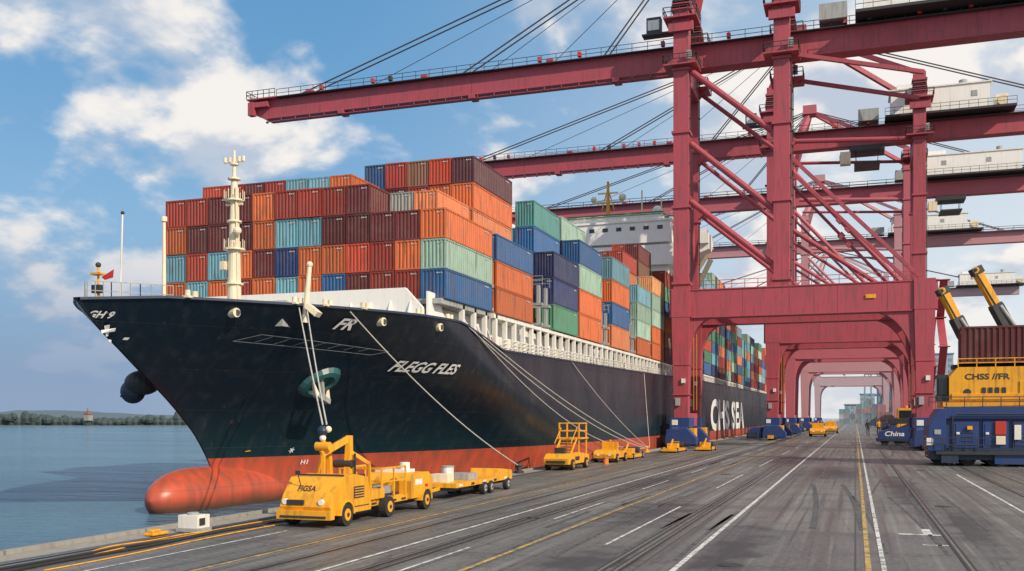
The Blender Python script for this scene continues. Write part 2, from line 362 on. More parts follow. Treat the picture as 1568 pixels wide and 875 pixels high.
for k,z in enumerate((14,16.6,19.2,21.8,24.4)):
    up.box(hx0+.6,hx1-.6,146.6,157.4,z,z+.18,HWHITE)
    up.rail((hx0+.7,146.7,z+.18),(hx1-.7,146.7,z+.18),HWHITE,.8,14,.05)
    for j in range(6): up.box(hx0+2+j*3.1,hx0+2.8+j*3.1,146.95,147.0,z+.9,z+1.7,GLASS)
    for j in range(4): up.box(hx1-1,hx1-.95,148+j*2.3,149+j*2.3,z+.9,z+1.7,GLASS)
up.box(hx0,hx1,146.0,156,27.0,30.0,HWHITE)
up.box(-49.5,-20.6,147.0,152,30.0,30.35,HWHITE)
up.box(hx0+.3,hx1-.3,145.8,154,30.35,33.5,HWHITE)
for j in range(9):
    x=hx0+1.4+j*2.1; up.box(x,x+.8,145.73,145.8,32.3,32.85,GLASS)
for j in range(3): up.box(hx1-.3,hx1-.24,146.8+j*2.1,147.6+j*2.1,32.2,32.8,GLASS)
for j in range(3): up.box(hx0+9.2+j*1.3,hx0+9.9+j*1.3,145.94,146.0,28.2,29.4,GLASS)
up.box(hx0-.1,hx1+.1,145.6,154.4,33.5,33.8,HWHITE)
up.box(hx0+4,hx1-2,147.5,153,33.8,34.9,HWHITE); up.box(hx0+3.7,hx1-1.8,147.3,153.2,34.9,35.3,GREEN)
up.rail((hx0,145.8,33.8),(hx1,145.8,33.8),CREAM,.9,12,.07,2); up.rail((hx1,145.8,33.8),(hx1,154,33.8),CREAM,.9,5,.07,2)
up.prism([(-25.9,27.2),(-25.9,30.0),(-20.6,30.0),(-20.6,29.2),(-22.2,28.6)],'y',147.6,150.8,HWHITE)
up.box(-25.9,-20.6,147.0,147.15,30.35,31.5,HWHITE); up.box(-20.75,-20.6,147.15,152,30.35,31.5,HWHITE)
up.beam((-21.0,152,30.2),(-25.6,156,24.5),.8,.9,CREAM); up.beam((-21.5,156.5,29),(-25,158,22.6),.6,.6,CREAM)
up.box(-22.6,-21.0,148,150,31.5,32.3,HWHITE)
rx=-36.6
up.cyl((rx,150,35),(rx,150,41),.35,YEL,10,.2); up.beam((rx-2.5,150,37.8),(rx+2.5,150,37.8),.25,.25,CREAM); up.beam((rx-1.6,150,39.2),(rx+1.6,150,39.2),.3,.2,CREAM)
up.ball((rx+2.3,150,38.4),.6,CREAM); up.ball((rx-2.3,150,38.3),.5,CREAM); up.beam((rx-1,150,36.5),(rx,150,40),.15,.15,YEL); up.beam((rx+1,150,36.5),(rx,150,40),.15,.15,YEL)
up.cyl((-31,149,35),(-31,149,39),.12,CREAM,8); up.cyl((-28,149,33.7),(-28,149,37.5),.1,CREAM,8); up.ball((-28.8,150,35.9),.8,HWHITE)
up.done('superstructure',ship)
# ------------------------------------------------------------ containers
def cont_mat():
    m=bpy.data.materials.new('container_paint'); m.use_nodes=True; nt=m.node_tree; b=nt.nodes['Principled BSDF']; L=nt.links.new
    oi=nn(nt,'ShaderNodeObjectInfo'); tc=nn(nt,'ShaderNodeTexCoord')
    vm=nn(nt,'ShaderNodeVectorMath',operation='ADD'); cb=nn(nt,'ShaderNodeMath',operation='MULTIPLY'); cb.inputs[1].default_value=97; L(oi.outputs['Random'],cb.inputs[0]); L(tc.outputs['Object'],vm.inputs[0]); L(cb.outputs[0],vm.inputs[1])
    hs=nn(nt,'ShaderNodeHueSaturation'); hs.inputs['Saturation'].default_value=1.0; L(oi.outputs['Color'],hs.inputs['Color'])
    mv=nn(nt,'ShaderNodeMapRange'); mv.inputs[3].default_value=.65; mv.inputs[4].default_value=1.18; L(oi.outputs['Random'],mv.inputs[0]); L(mv.outputs[0],hs.inputs['Value'])
    n1=nn(nt,'ShaderNodeTexNoise'); n1.inputs['Scale'].default_value=.9; n1.inputs['Detail'].default_value=8; n1.inputs['Roughness'].default_value=.7; L(vm.outputs[0],n1.inputs['Vector'])
    mp=nn(nt,'ShaderNodeMapping'); mp.inputs['Scale'].default_value=(4,4,.3); L(vm.outputs[0],mp.inputs['Vector'])
    n2=nn(nt,'ShaderNodeTexNoise'); n2.inputs['Scale'].default_value=1.5; n2.inputs['Detail'].default_value=6; L(mp.outputs[0],n2.inputs['Vector'])
    a=nn(nt,'ShaderNodeMapRange'); a.inputs[1].default_value=.45; a.inputs[2].default_value=.75; a.inputs[4].default_value=.35; L(n1.outputs['Fac'],a.inputs[0])
    x=nn(nt,'ShaderNodeMix',data_type='RGBA'); L(hs.outputs[0],x.inputs[6]); x.inputs[7].default_value=(.16,.12,.10,1); L(a.outputs[0],x.inputs[0])
    c=nn(nt,'ShaderNodeMapRange'); c.inputs[1].default_value=.52; c.inputs[2].default_value=.76; c.inputs[4].default_value=.85; L(n2.outputs['Fac'],c.inputs[0])
    y=nn(nt,'ShaderNodeMix',data_type='RGBA'); L(x.outputs[2],y.inputs[6]); y.inputs[7].default_value=(.085,.035,.02,1); L(c.outputs[0],y.inputs[0])
    L(y.outputs[2],b.inputs['Base Color']); b.inputs['Roughness'].default_value=.55
    return m
CM=cont_mat()
IDM=paint('container_marking',(.5,.5,.48),.6,var=.6,scale=5,streak=.3)
def cont_mesh():
    W,Lh,H=1.76,8.6,1.92; m=MB(); e=.1
    for x in (-W/2,W/2-e):
        for y in (0,Lh-e): m.box(x,x+e,y,y+e,0,H,CM)
    for z in (0.003,H-e-.003):
        for x in (-W/2+.003,W/2-e-.003): m.box(x,x+e,e,Lh-e,z,z+e,CM)
        for y in (0.003,Lh-e-.003): m.box(-W/2+e,W/2-e,y,y+e,z,z+e,CM)
    def corr(p0,p1,inn,per,dep):
        p0=Vector(p0);p1=Vector(p1);inn=Vector(inn); L=(p1-p0).length; n=max(2,round(L/per)); vs=[]
        pts=[]
        for k in range(n):
            for fr,dd in ((0,.1),(.3,.1),(.45,1),(.8,1),(.95,.1)):
                pts.append(p0.lerp(p1,(k+fr)/n)+inn*(dep*dd))
        pts.append(p1+inn*dep*.1)
        for p in pts: vs.append((p.x,p.y,e)); vs.append((p.x,p.y,H-e))
        fs=[(2*i,2*i+2,2*i+3,2*i+1) for i in range(len(pts)-1)]
        m.add(vs,fs,CM)
    corr((W/2-.01,e,0),(W/2-.01,Lh-e,0),(-1,0,0),.36,.07)
    corr((-W/2+.01,e,0),(-W/2+.01,Lh-e,0),(1,0,0),.36,.07)
    corr((-W/2+e,.01,0),(W/2-e,.01,0),(0,1,0),.26,.07)
    corr((-W/2+e,Lh-.01,0),(W/2-e,Lh-.01,0),(0,-1,0),.26,.07)
    m.box(-W/2+.05,W/2-.05,.05,Lh-.05,H-.07,H-.02,CM)
    for k in range(4): m.box(W/2-.006,W/2+.002,Lh-1.5+k*.2,Lh-1.36+k*.2,H-.32,H-.22,IDM)
    for k in range(3): m.box(.25+k*.15,.36+k*.15,-.002,.006,H-.3,H-.22,IDM)
    ob=m.done('container_template'); me=ob.data; bpy.data.objects.remove(ob); return me
CME=cont_mesh()
C={'o':(.54,.125,.035),'O':(.60,.19,.075),'r':(.30,.035,.025),'R':(.44,.055,.025),'m':(.12,.02,.024),'p':(.09,.026,.042),'n':(.22,.11,.07),'b':(.02,.11,.29),'B':(.012,.032,.12),'l':(.14,.35,.44),'t':(.10,.37,.37),'g':(.34,.52,.43),'G':(.07,.25,.16),'w':(.42,.45,.43),'y':(.57,.28,.11)}
RND='ooOrrRmmmpnbBltgGw'
def put_cont(par,x,y,z,key,sy=1,sz=1,name='container'):
    ob=bpy.data.objects.new(name,CME); COL.objects.link(ob); ob.parent=par
    ob.location=(x+random.uniform(-.015,.015),y+random.uniform(-.06,.06),z); ob.scale=(1,sy,sz)
    c=C[key]; ob.color=(*c,1)
    return ob
ZB=11.68
def colx(c): return -24.85-1.82*(c+.5)+.03
def bay(y,heights,th,colors=None,sy=1.0,cols=range(12)):
    par=empty('shipping_container_stack')
    for c in cols:
        h=heights(c) if callable(heights) else heights
        for t in range(h):
            if 0<c<11 and t<h-2 and y>60 and not(c<=1): continue
            key=(colors or {}).get((c,t)) or random.choice(RND)
            put_cont(par,colx(c),y,ZB+t*th,key,sy,(th-.03)/1.92)
    return par
rows=['olorolobmrrb','lRlomBooRrog','ommmollmmmmo','rrmmorrrm']
c1={}
for t,rw in enumerate(rows):
    for i,k in enumerate(rw): c1[(11-i,t)]=k
par=bay(58,lambda c:4 if c>=3 else 3,1.96,c1)
for i,k in enumerate('Rrmrllo'):
    c=11-i
    put_cont(par,colx(c),62.3,ZB+4*1.96,k,.5,.99)
for c,k in ((1,'O'),(2,'w')): put_cont(par,colx(c),60.9,ZB+3*1.96,k,.66,.99)
c2={(0,0):'o',(0,1):'o',(0,2):'b',(1,3):'O',(1,4):'o',(1,5):'p',(2,5):'R',(3,5):'n',(4,5):'r',(5,5):'b',(6,5):'m',(2,4):'o',(3,4):'r',(4,4):'m',(5,4):'o'}
bay(67.5,lambda c:3 if c==0 else (6 if c<6 else 5),1.96,c2)
c3={(0,0):'G',(0,1):'B',(0,2):'B',(1,4):'t',(1,3):'b',(1,2):'B'}
bay(82,lambda c:3 if c==0 else (5 if c==1 else 4),2.3,c3,.93)
c4={(0,0):'o',(0,1):'o',(0,2):'g',(0,3):'b',(1,4):'g',(1,3):'B'}
bay(90.6,lambda c:4 if c==0 else (5 if c==1 else 4),2.35,c4)
bay(103.7,lambda c:4,2.45,{(0,0):'O',(0,1):'b',(0,2):'o',(0,3):'l',(1,3):'g'})
bay(116.8,lambda c:4 if c==0 else (6 if c<3 else 4),2.12,{(0,0):'o',(0,1):'g',(0,2):'g',(0,3):'l',(1,5):'r',(2,5):'r',(1,4):'O'},.92)
bay(126,lambda c:5 if c==0 else (7 if c<3 else 4),2.15,{(0,0):'o',(0,1):'o',(0,2):'g',(0,3):'g',(0,4):'y',(1,6):'m',(1,5):'n'},.95)
bay(135,lambda c:6 if c<2 else 4,2.12,{(0,5):'r',(0,4):'G',(0,3):'b',(0,2):'o'},.95)
hts=[7,8,9,9,8,6,6,5,6,6,5,6,5,6]
RND='oOOlltggbBrRGwbml'
for i,h in enumerate(hts):
    bay(162+i*10.2,lambda c,h=h:h-(1 if c in(2,3) else 0),2.12,None,1.05,range(6))
# ------------------------------------------------------------ gantry cranes
def gantry(name,xw,xl,y0,y1,RM=CR,mid=None,zb=55.2,tip=-95,tail=46,detail=True,hx=(3,22),park=None):
    e=empty(name); m=MB(); ym=(y0+y1)/2; PB,PT_=17.4,20.9
    for y in (y0,y1):
        for x in (xw,xl):
            sg=1 if x==xw else -1
            m.beam((x,y,3.6),(x,y,PB),1.8,1.8,RM,2.4,2.4)
            m.beam((x,y,PB),(x,y,PT_+.3),2.5,2.5,RM)
            r=5.2 if x==xl else 3.4; x0=x+sg*1.1
            poly=[(x0,PB-.03),(x0,PB-.03-r*1.45)]+[(x0+sg*(r-r*math.cos(a)),PB-.03-r*1.45+r*1.45*math.sin(a)) for a in [math.pi/2*k/8 for k in range(1,9)]]
            m.prism(poly,'y',y-.8,y+.8,RM)
            if detail:
                for z in (7,11,15): m.box(x-1.15,x+1.15,y-1.15,y+1.15,z,z+.12,RM)
                m.box(x-.7,x-.1,y-1.3,y-.9,5.6,6.6,GREY); m.box(x+.1,x+.6,y-1.3,y-.9,8.6,9.2,WHITE)
        xs=[xw]+([mid] if mid is not None else [xl])
        for i,x in enumerate(xs):
            w=2.0 if (y==y0) else 1.3
            m.beam((x,y,PT_),(x,y,zb+8),w,w,RM)
            for z in (21.8,32,42,zb-3.5,zb+3,zb+6.5):
                m.box(x-w/2-.22,x+w/2+.22,y-w/2-.22,y+w/2+.22,z,z+.35,RM)
            if detail:
                for z in (zb-3.0,zb+3.3):
                    m.box(x-2.2,x+2.2,y-2.1,y+2.1,z,z+.2,RM)
                    for (a,b) in (((x-2.2,y-2.1),(x+2.2,y-2.1)),((x-2.2,y+2.1),(x-2.2,y-2.1)),((x+2.2,y-2.1),(x+2.2,y+2.1))):
                        m.rail((a[0],a[1],z+.2),(b[0],b[1],z+.2),DARK,1.2,4,.09)
                for k in range(6): m.box(x-1.3+.05*k,x+1.3-.05*k,y-1.35,y+1.35,zb+4.6+k*.35,zb+4.75+k*.35,DARK if k%2 else RM)
                m.box(x-1.6,x+1.7,y-1.6,y-1.05,zb+1.6,zb+2.8,RM); m.box(x+.9,x+1.5,y-1.9,y-1.4,zb-2.4,zb-1.2,GREY)
                m.cyl((x+w/2+.15,y-.3,22),(x+w/2+.15,y-.3,zb-3.1),.07,DARK,6)
                zz=23
                while zz<zb-4: m.box(x+w/2,x+w/2+.25,y-.4,y-.2,zz,zz+.15,DARK); zz+=3
        m.box(xw-1.5,xl+1.5,y-1.0,y+1.0,PB,PT_,RM)
        m.box(xw-1.6,xl+1.6,y-1.12,y+1.12,PT_,PT_+.15,RM); m.box(xw+1.4,xl-1.4,y-1.12,y+1.12,PB-.15,PB,RM)
        if detail:
            k=xw+2.2
            while k<xl: m.box(k,k+.05,y-1.03,y-1.0,PB+.05,PT_-.1,RM); k+=5.9
            m.rail((xw,y-1.0,PT_+.15),(xl,y-1.0,PT_+.15),RM,1.1,18,.08)
        if mid is not None: br=[(xw,51.5,mid,40.4),(xw,41.8,mid,30.3),(xw,34,mid,23)]
        else: br=[(xw,52,(xw+xl)/2,38),((xw+xl)/2,38,xl,24),(xw,40,xl,22.5),(xl,52,xw+2,53.5),(xw,31,xw+11,22)]
        for (a,za,b,zb2) in br:
            m.cyl((a,y,za),(b,y,zb2),.42 if y==y0 else .3,RM,10)
            if detail:
                P=Vector((a,y,za));Q=Vector((b,y,zb2))
                for t in (.06,.94): c=P.lerp(Q,t); m.beam(c-(Q-P).normalized()*.5,c+(Q-P).normalized()*.5,1.1,1.1,RM)
        if mid is not None:
            m.beam((mid,y,51.5),(xl,y,47),.5,.5,RM); m.beam((mid,y,39),(xl,y,21),.45,.45,RM)
    for x in [xw,xl]:
        m.box(x-.8,x+.8,y0+1.25,y1-1.25,18.0,20.4,RM); m.box(x-.75,x+.75,y0,y1,2.8,4.6,RM)
    for x in [xw]+([mid] if mid is not None else [xl]):
        m.box(x-.8,x+.8,y0+.9,y1-.6,zb-4.6,zb-2.2,RM); m.box(x-.6,x+.6,y0+.9,y1-.6,zb+6.2,zb+7.6,RM)
        for sg in (-1,1): m.cyl((x,ym,zb-5),(x,y0 if sg<0 else y1,24),.28,RM,8)
    m.prism([(tip+2.5,zb-1.55),(tail,zb-1.55),(tail,zb+1.55),(tip+1,zb+1.3),(tip,zb+.4),(tip,zb-.5)],'y',ym-1.0,ym+1.0,RM)
    m.box(tip+.5,tail,ym-1.35,ym+1.35,zb+1.56,zb+1.72,RM); m.box(tip+2.5,tail,ym-1.3,ym+1.3,zb-1.75,zb-1.57,RM)
    m.box(tip-.3,tip+5,ym-2.1,ym+2.1,zb+1.3,zb+1.5,RM) ; m.box(tip+.5,tip+3.5,ym-1.9,ym+1.9,zb+.1,zb+.9,RM); m.box(tip,tip+1,ym-2.2,ym-1.2,zb-1.2,zb+.9,RM)
    m.rail((tip-.3,ym-2.1,zb+1.5),(tip+5,ym-2.1,zb+1.5),DARK,1.2,5,.09); m.rail((tip-.3,ym-2.1,zb+1.5),(tip-.3,ym+2.1,zb+1.5),DARK,1.2,4,.09)
    for yy in (ym-1.6,ym+1.6):
        m.box(tip+5,tail,yy-.4,yy+.4,zb+1.35,zb+1.45,DARK)
        m.rail((tip+5,yy,zb+1.45),(tail,yy,zb+1.45),DARK,1.25,int((tail-tip)/(2.3 if detail else 4)),.075 if detail else .11,2)
    if detail:
        k=tip+4
        while k<tail: m.box(k,k+.08,ym-1.04,ym-1.0,zb-1.5,zb+1.5,RM); k+=8.6
        k=tip+10
        while k<tail-5:
            if random.random()<.35: m.box(k,k+.5,ym-2.0,ym-1.35,zb+1.75,zb+2.4,random.choice([RM,REDD,DARK]))
            k+=3
        m.cyl((tip+3,ym-1.2,zb-2.25),(xw,ym-1.2,zb-2.25),.09,RM,6)
        k=tip+3
        while k<xw: m.beam((k,ym-1.2,zb-1.6),(k,ym-1.2,zb-2.3),.12,.12,RM); m.box(k-.15,k+.15,ym-1.35,ym-1.05,zb-2.45,zb-2.2,DARK); k+=2.6
        for k in range(3): m.box(tip+16+k*22,tip+17+k*22,ym-1.5,ym+.5,zb-2.3,zb-1.76,RM)
    ax=xw+4; az=75.5
    for y in (y0,y1): m.beam((xw,y,zb+8),(ax,ym,az),1.2,1.2,RM); m.beam(((mid if mid is not None else xl),y,zb+8),(ax,ym,az),.8,.8,RM)
    m.box(ax-1.5,ax+1.5,ym-1.8,ym+1.8,az-1,az+1,RM)
    for xx in (xw-34,xw-62,xw-12):
        for d in (-.7,.7):
            m.cyl((ax,ym+d,az),(xx,ym+d,zb+1.7),.11,CABLE,6)
    for xx in (xw-30,xw-50,xw-20): m.cyl((ax,ym,az),(xx,ym,zb+1.7),.055,CABLE,5)
    for d in (-.7,.7): m.cyl((ax,ym+d,az),(tail-6,ym+d,zb+1.7),.12,CABLE,6)
    for k in range(3):
        xx=xw-20-k*20; m.box(xx-.5,xx+.5,ym-1,ym+1,zb+1.75,zb+2.3,RM)
    a,b=hx
    m.box(a,b,ym-3.2,ym+3.2,zb+2.4,zb+6.8,HWHITE); m.box(a-.3,b+.3,ym-3.4,ym+3.4,zb+6.8,zb+7.05,WHITE)
    m.box(a-1,b+4,ym-4.4,ym+4.4,zb+2.0,zb+2.38,DARK); m.rail((a-1,ym-4.4,zb+2.4),(b+4,ym-4.4,zb+2.4),DARK,1.2,14,.07)
    for k in range(2): m.box(a+4+k*9,a+5+k*9,ym-3.26,ym-3.2,zb+4.6,zb+5.6,GREY)
    k=a
    while k<b: m.box(k,k+.05,ym-3.22,ym-3.2,zb+2.5,zb+6.7,WHITE); k+=3.2
    m.box(a+1,a+5,ym-2,ym+1,zb+7.05,zb+8.2,HWHITE); m.cyl((b-4,ym,zb+7.05),(b-4,ym,zb+8.5),.7,GREY,12)
    m.box(b+1,b+3,ym-1.5,ym+1.5,zb+2.4,zb+5,CREAM); m.box(a-5.5,a-2,ym-2.5,ym+1,zb+2.3,zb+4.4,GREY); m.cyl((b+2,ym-3,zb+3.6),(b+2,ym-1.6,zb+3.6),.9,CREAM,12)
    m.box(xw-5.4,xw-3.4,ym-2.6,ym-1.4,zb+3.4,zb+5.6,NAVY); m.box(xw-5.2,xw-3.6,ym-2.66,ym-2.6,zb+3.8,zb+5.2,WHITE); m.box(xw-6,xw+1,ym-2.8,ym-1.2,zb+3.1,zb+3.35,DARK)
    tx=park if park is not None else xl-6
    m.box(tx-3,tx+3,ym-2.6,ym+2.6,zb-3.0,zb-2.1,DARK); m.box(tx-4.6,tx-2.8,ym-2.4,ym-.6,zb-5.2,zb-3.0,CREAM); m.box(tx-4.7,tx-4.6,ym-2.2,ym-.8,zb-4.8,zb-3.5,GLASS)
    for dx in (-2,2):
        for dy in (-1,1): m.cyl((tx+dx,ym+dy*1.6,zb-2),(tx+dx*.9,ym+dy*1.6,zb-5.2),.06,CABLE,5)
    m.box(tx-2.2,tx+2.2,ym-3.2,ym+3.2,zb-5.5,zb-5.2,DARK)
    if detail:
        for (x,yy) in ((xw+1.5,y0+.4),(xl-1.4,y0+.4)):
            m.beam((x,yy,5),(x,yy,17),.06,.06,YEL); m.beam((x+.4,yy,5),(x+.4,yy,17),.06,.06,YEL)
        x=xl+1.6
        for k in range(4):
            z0=4.5+k*4.1; a0,b0=(y0-.5,y0+5) if k%2==0 else (y0+5,y0-.5)
            m.beam((x+.6,a0,z0),(x+.6,b0,z0+4.1),.9,.15,RM); m.box(x,x+1.3,b0-.6,b0+.6,z0+4.1,z0+4.2,RM)
        m.box((xw+xl)/2+8.2,(xw+xl)/2+9.4,y0-1.16,y0-1.125,19.0,19.5,YEL)
    m.done('structure',e,.05 if detail else 0)
    g=MB()
    for y in (y0,y1):
        for x in (xw,xl):
            q=BLU
            g.box(x-1.3,x+1.3,y-2.2,y+2.2,2.7,4.0,q); g.prism([(y-4.6,1.0),(y+4.6,1.0),(y+4.6,1.9),(y+2.4,2.8),(y-2.4,2.8),(y-4.6,1.9)],'x',x-1.1,x+1.1,q)
            g.prism([(x-1.4,.5),(x+2.6,.5),(x+2.6,1.3),(x+1.5,2.5),(x-1.2,2.5),(x-1.4,1.3)],'y',y-4.8,y-2.9,q)
            if xw>-20: g.prism([(x-4.2,.3),(x-1.6,.3),(x-1.6,2.4),(x-3.4,2.2),(x-4.2,1.2)],'y',y-4.4,y-1,q); g.box(x-4.0,x-2.2,y-4.9,y-4.5,.5,1.5,NAVY)
            for k in range(6):
                yy=y-4.1+k*1.64; g.cyl((x-.45,yy,.5),(x+.45,yy,.5),.5,DARK,12); g.box(x-.8,x+.8,yy-.55,yy+.55,.45,1.1,q)
            g.box(x-.5,x+.5,y-5.5,y-4.9,.3,.9,YEL); g.box(x-1.0,x-.2,y-2.25,y-2.2,3.0,3.7,WHITE)
            g.box(x+1.1,x+1.9,y-1.5,y+.8,1.4,2.6,YEL if x==xw else q)
    g.done('bogies',e,.04)
    return e
gantry('gantry_crane',-22,8.1,132,142.5,CR,mid=-9,zb=53.9,tip=-92.5,hx=(1,26),park=30)
gantry('gantry_crane',-14,10.4,182,198,CR,hx=(6,22),park=2)
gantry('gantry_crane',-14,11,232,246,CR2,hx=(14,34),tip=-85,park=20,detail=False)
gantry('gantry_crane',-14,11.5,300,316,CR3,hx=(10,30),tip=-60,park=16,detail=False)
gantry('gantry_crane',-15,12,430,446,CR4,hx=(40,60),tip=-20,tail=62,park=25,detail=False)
# ------------------------------------------------------------ ground
def ground_mat():
    m=bpy.data.materials.new('quay_asphalt'); m.use_nodes=True; nt=m.node_tree; b=nt.nodes['Principled BSDF']; L=nt.links.new
    tc=nn(nt,'ShaderNodeTexCoord'); O=tc.outputs['Object']
    def noi(sc,mp=None,det=8,ro=.6):
        n=nn(nt,'ShaderNodeTexNoise'); n.inputs['Scale'].default_value=sc; n.inputs['Detail'].default_value=det; n.inputs['Roughness'].default_value=ro
        if mp:
            k=nn(nt,'ShaderNodeMapping'); k.inputs['Scale'].default_value=mp; L(O,k.inputs['Vector']); L(k.outputs[0],n.inputs['Vector'])
        else: L(O,n.inputs['Vector'])
        return n.outputs['Fac']
    def mr(src,a,b_,c,d):
        k=nn(nt,'ShaderNodeMapRange'); k.inputs[1].default_value=a;k.inputs[2].default_value=b_;k.inputs[3].default_value=c;k.inputs[4].default_value=d; L(src,k.inputs[0]); return k.outputs[0]
    def mix(f,a,c):
        k=nn(nt,'ShaderNodeMix',data_type='RGBA'); L(f,k.inputs[0])
        if isinstance(a,tuple): k.inputs[6].default_value=(*a,1)
        else: L(a,k.inputs[6])
        if isinstance(c,tuple): k.inputs[7].default_value=(*c,1)
        else: L(c,k.inputs[7])
        return k.outputs[2]
    big=noi(.12); fine=noi(6,det=4); str1=noi(1,(1.1,.02,1),6); str2=noi(1,(3.5,.035,1),5); med=noi(.7); cross=noi(1,(.05,.35,1),5)
    bk=nn(nt,'ShaderNodeTexBrick'); bk.offset=.5; bk.offset_frequency=3; bk.inputs['Scale'].default_value=1; bk.inputs['Brick Width'].default_value=5.5; bk.inputs['Row Height'].default_value=9; bk.inputs['Mortar Size'].default_value=0; bk.inputs['Color1'].default_value=(.075,.075,.078,1); bk.inputs['Color2'].default_value=(.21,.20,.18,1); bk.inputs['Bias'].default_value=-.1; L(O,bk.inputs['Vector'])
    c=mix(mr(big,.3,.7,0,1),(.105,.103,.103),(.19,.18,.165))
    c=mix(mr(med,0,1,.4,.55),c,bk.outputs['Color'])
    c=mix(mr(str1,.45,.66,0,.8),c,(.045,.045,.048))
    c=mix(mr(str2,.54,.64,0,.85),c,(.025,.026,.028))
    c=mix(mr(str2,.3,.44,.65,0),c,(.29,.28,.25))
    c=mix(mr(cross,.48,.66,0,.55),c,(.05,.05,.053))
    c=mix(mr(med,.52,.68,0,.6),c,(.055,.055,.057))
    c=mix(mr(fine,.4,.7,0,.45),c,(.24,.23,.215))
    for (sx,sy,rx,ry) in ((-8.2,41,2.2,7),(-3.5,30,1.0,9),(2.5,60,1.2,14),(-12,60,1.5,10),(-1.5,75,2.5,10),(-6,95,3,12),(-7,26,1.5,4),(4,40,1,8)):
        mp=nn(nt,'ShaderNodeMapping'); mp.inputs['Location'].default_value=(-sx/rx,-sy/ry,0); mp.inputs['Scale'].default_value=(1/rx,1/ry,1); L(O,mp.inputs['Vector'])
        g=nn(nt,'ShaderNodeVectorMath',operation='LENGTH'); L(mp.outputs[0],g.inputs[0])
        ad=nn(nt,'ShaderNodeMath',operation='ADD'); L(g.outputs['Value'],ad.inputs[0]); L(mr(med,.3,.7,-.6,.6),ad.inputs[1])
        c=mix(mr(ad.outputs[0],.3,1.1,.85,0),c,(.025,.025,.027))
    br=nn(nt,'ShaderNodeTexBrick'); br.offset=0; br.inputs['Scale'].default_value=1; br.inputs['Brick Width'].default_value=5.5; br.inputs['Row Height'].default_value=9; br.inputs['Mortar Size'].default_value=.03; L(O,br.inputs['Vector'])
    c=mix(mr(br.outputs['Fac'],0,1,0,.8),c,(.03,.03,.032))
    vo=nn(nt,'ShaderNodeTexVoronoi',feature='DISTANCE_TO_EDGE'); vo.inputs['Scale'].default_value=.3
    vn=nn(nt,'ShaderNodeMix',data_type='VECTOR'); vn.inputs[0].default_value=.12; L(O,vn.inputs[4]); nz=nn(nt,'ShaderNodeTexNoise'); nz.inputs['Scale'].default_value=.9; L(O,nz.inputs['Vector']); L(nz.outputs['Color'],vn.inputs[5]); L(vn.outputs[1],vo.inputs['Vector'])
    c=mix(mr(vo.outputs['Distance'],0,.006,.6,0),c,(.03,.03,.032))
    L(c,b.inputs['Base Color'])
    L(mr(str1,.35,.7,.66,.3),b.inputs['Roughness'])
    bp=nn(nt,'ShaderNodeBump'); bp.inputs['Strength'].default_value=.4; bp.inputs['Distance'].default_value=.02; L(fine,bp.inputs['Height']); L(bp.outputs[0],b.inputs['Normal'])
    return m
GM=ground_mat()
CONC=paint('concrete_cope',(.3,.28,.25),.8,var=.6,scale=1.0,streak=.3,dirt=(.09,.085,.08),bump=.4)
WALLM=paint('quay_wall_concrete',(.14,.13,.12),.85,var=.5,scale=.6,streak=.4)
g=MB(); g.add([(-23.5,-150,0),(4000,-150,0),(4000,5000,0),(-23.5,5000,0)],[(0,1,2,3)],GM); g.done('quay_ground')
w=MB(); w.add([(-23.5,-150,-6),(-23.5,5000,-6),(-23.5,5000,0),(-23.5,-150,0)],[(0,1,2,3)],WALLM)
y=-20
while y<140: w.cyl((-23.75,y,-1.3),(-23.75,y,-.2),.28,RUB,10); y+=6
w.done('quay_wall')
w=MB(); w.add([(-23.5,-150,.004),(-22.3,-150,.004),(-22.3,1500,.004),(-23.5,1500,.004)],[(0,1,2,3)],CONC)
y=-20
while y<300: w.box(-23.5,-23.28,y,y+5.9,.006,.14,CONC); y+=6
w.done('quay_cope')
def worn(name,col,wear=.5):
    m=paint(name,col,.7,var=.3,scale=1.5,streak=.0)
    nt=m.node_tree; b=nt.nodes['Principled BSDF']; L=nt.links.new; src=b.inputs['Base Color'].links[0].from_socket
    tc=nn(nt,'ShaderNodeTexCoord'); n=nn(nt,'ShaderNodeTexNoise'); n.inputs['Scale'].default_value=2.2; n.inputs['Detail'].default_value=10; n.inputs['Roughness'].default_value=.75; L(tc.outputs['Object'],n.inputs['Vector'])
    r=nn(nt,'ShaderNodeMapRange'); r.inputs[1].default_value=wear-.06; r.inputs[2].default_value=wear+.08; r.inputs[4].default_value=.85; L(n.outputs['Fac'],r.inputs[0])
    x=nn(nt,'ShaderNodeMix',data_type='RGBA'); L(src,x.inputs[6]); x.inputs[7].default_value=(.11,.11,.11,1); L(r.outputs[0],x.inputs[0]); L(x.outputs[2],b.inputs['Base Color'])
    return m
WL=worn('worn_white_line',(.66,.66,.63),.52); YL=worn('worn_yellow_line',(.62,.38,.07),.48)
SKID=worn('tyre_rubber_mark',(.035,.035,.037),.47)
STEEL=paint('rail_steel',(.32,.32,.33),.25,metal=.7,var=.3); GROOVE=paint('rail_groove',(.03,.03,.03),.7)
def strip(name,x,wd,mat,y0=-20,y1=900,z=.012,dash=None):
    m=MB()
    if dash:
        y=y0
        while y<y1: m.add([(x-wd/2,y,z),(x+wd/2,y,z),(x+wd/2,y+dash[0],z),(x-wd/2,y+dash[0],z)],[(0,1,2,3)],mat); y+=dash[0]+dash[1]
    else: m.add([(x-wd/2,y0,z),(x+wd/2,y0,z),(x+wd/2,y1,z),(x-wd/2,y1,z)],[(0,1,2,3)],mat)
    return m.done(name)
for x,wd,mt in ((-16.3,.14,YL),(-13.2,.13,WL),(-9.7,.14,YL),(-4.5,.16,WL),(.33,.15,YL),(.72,.13,WL)): strip('lane_marking',x,wd,mt)
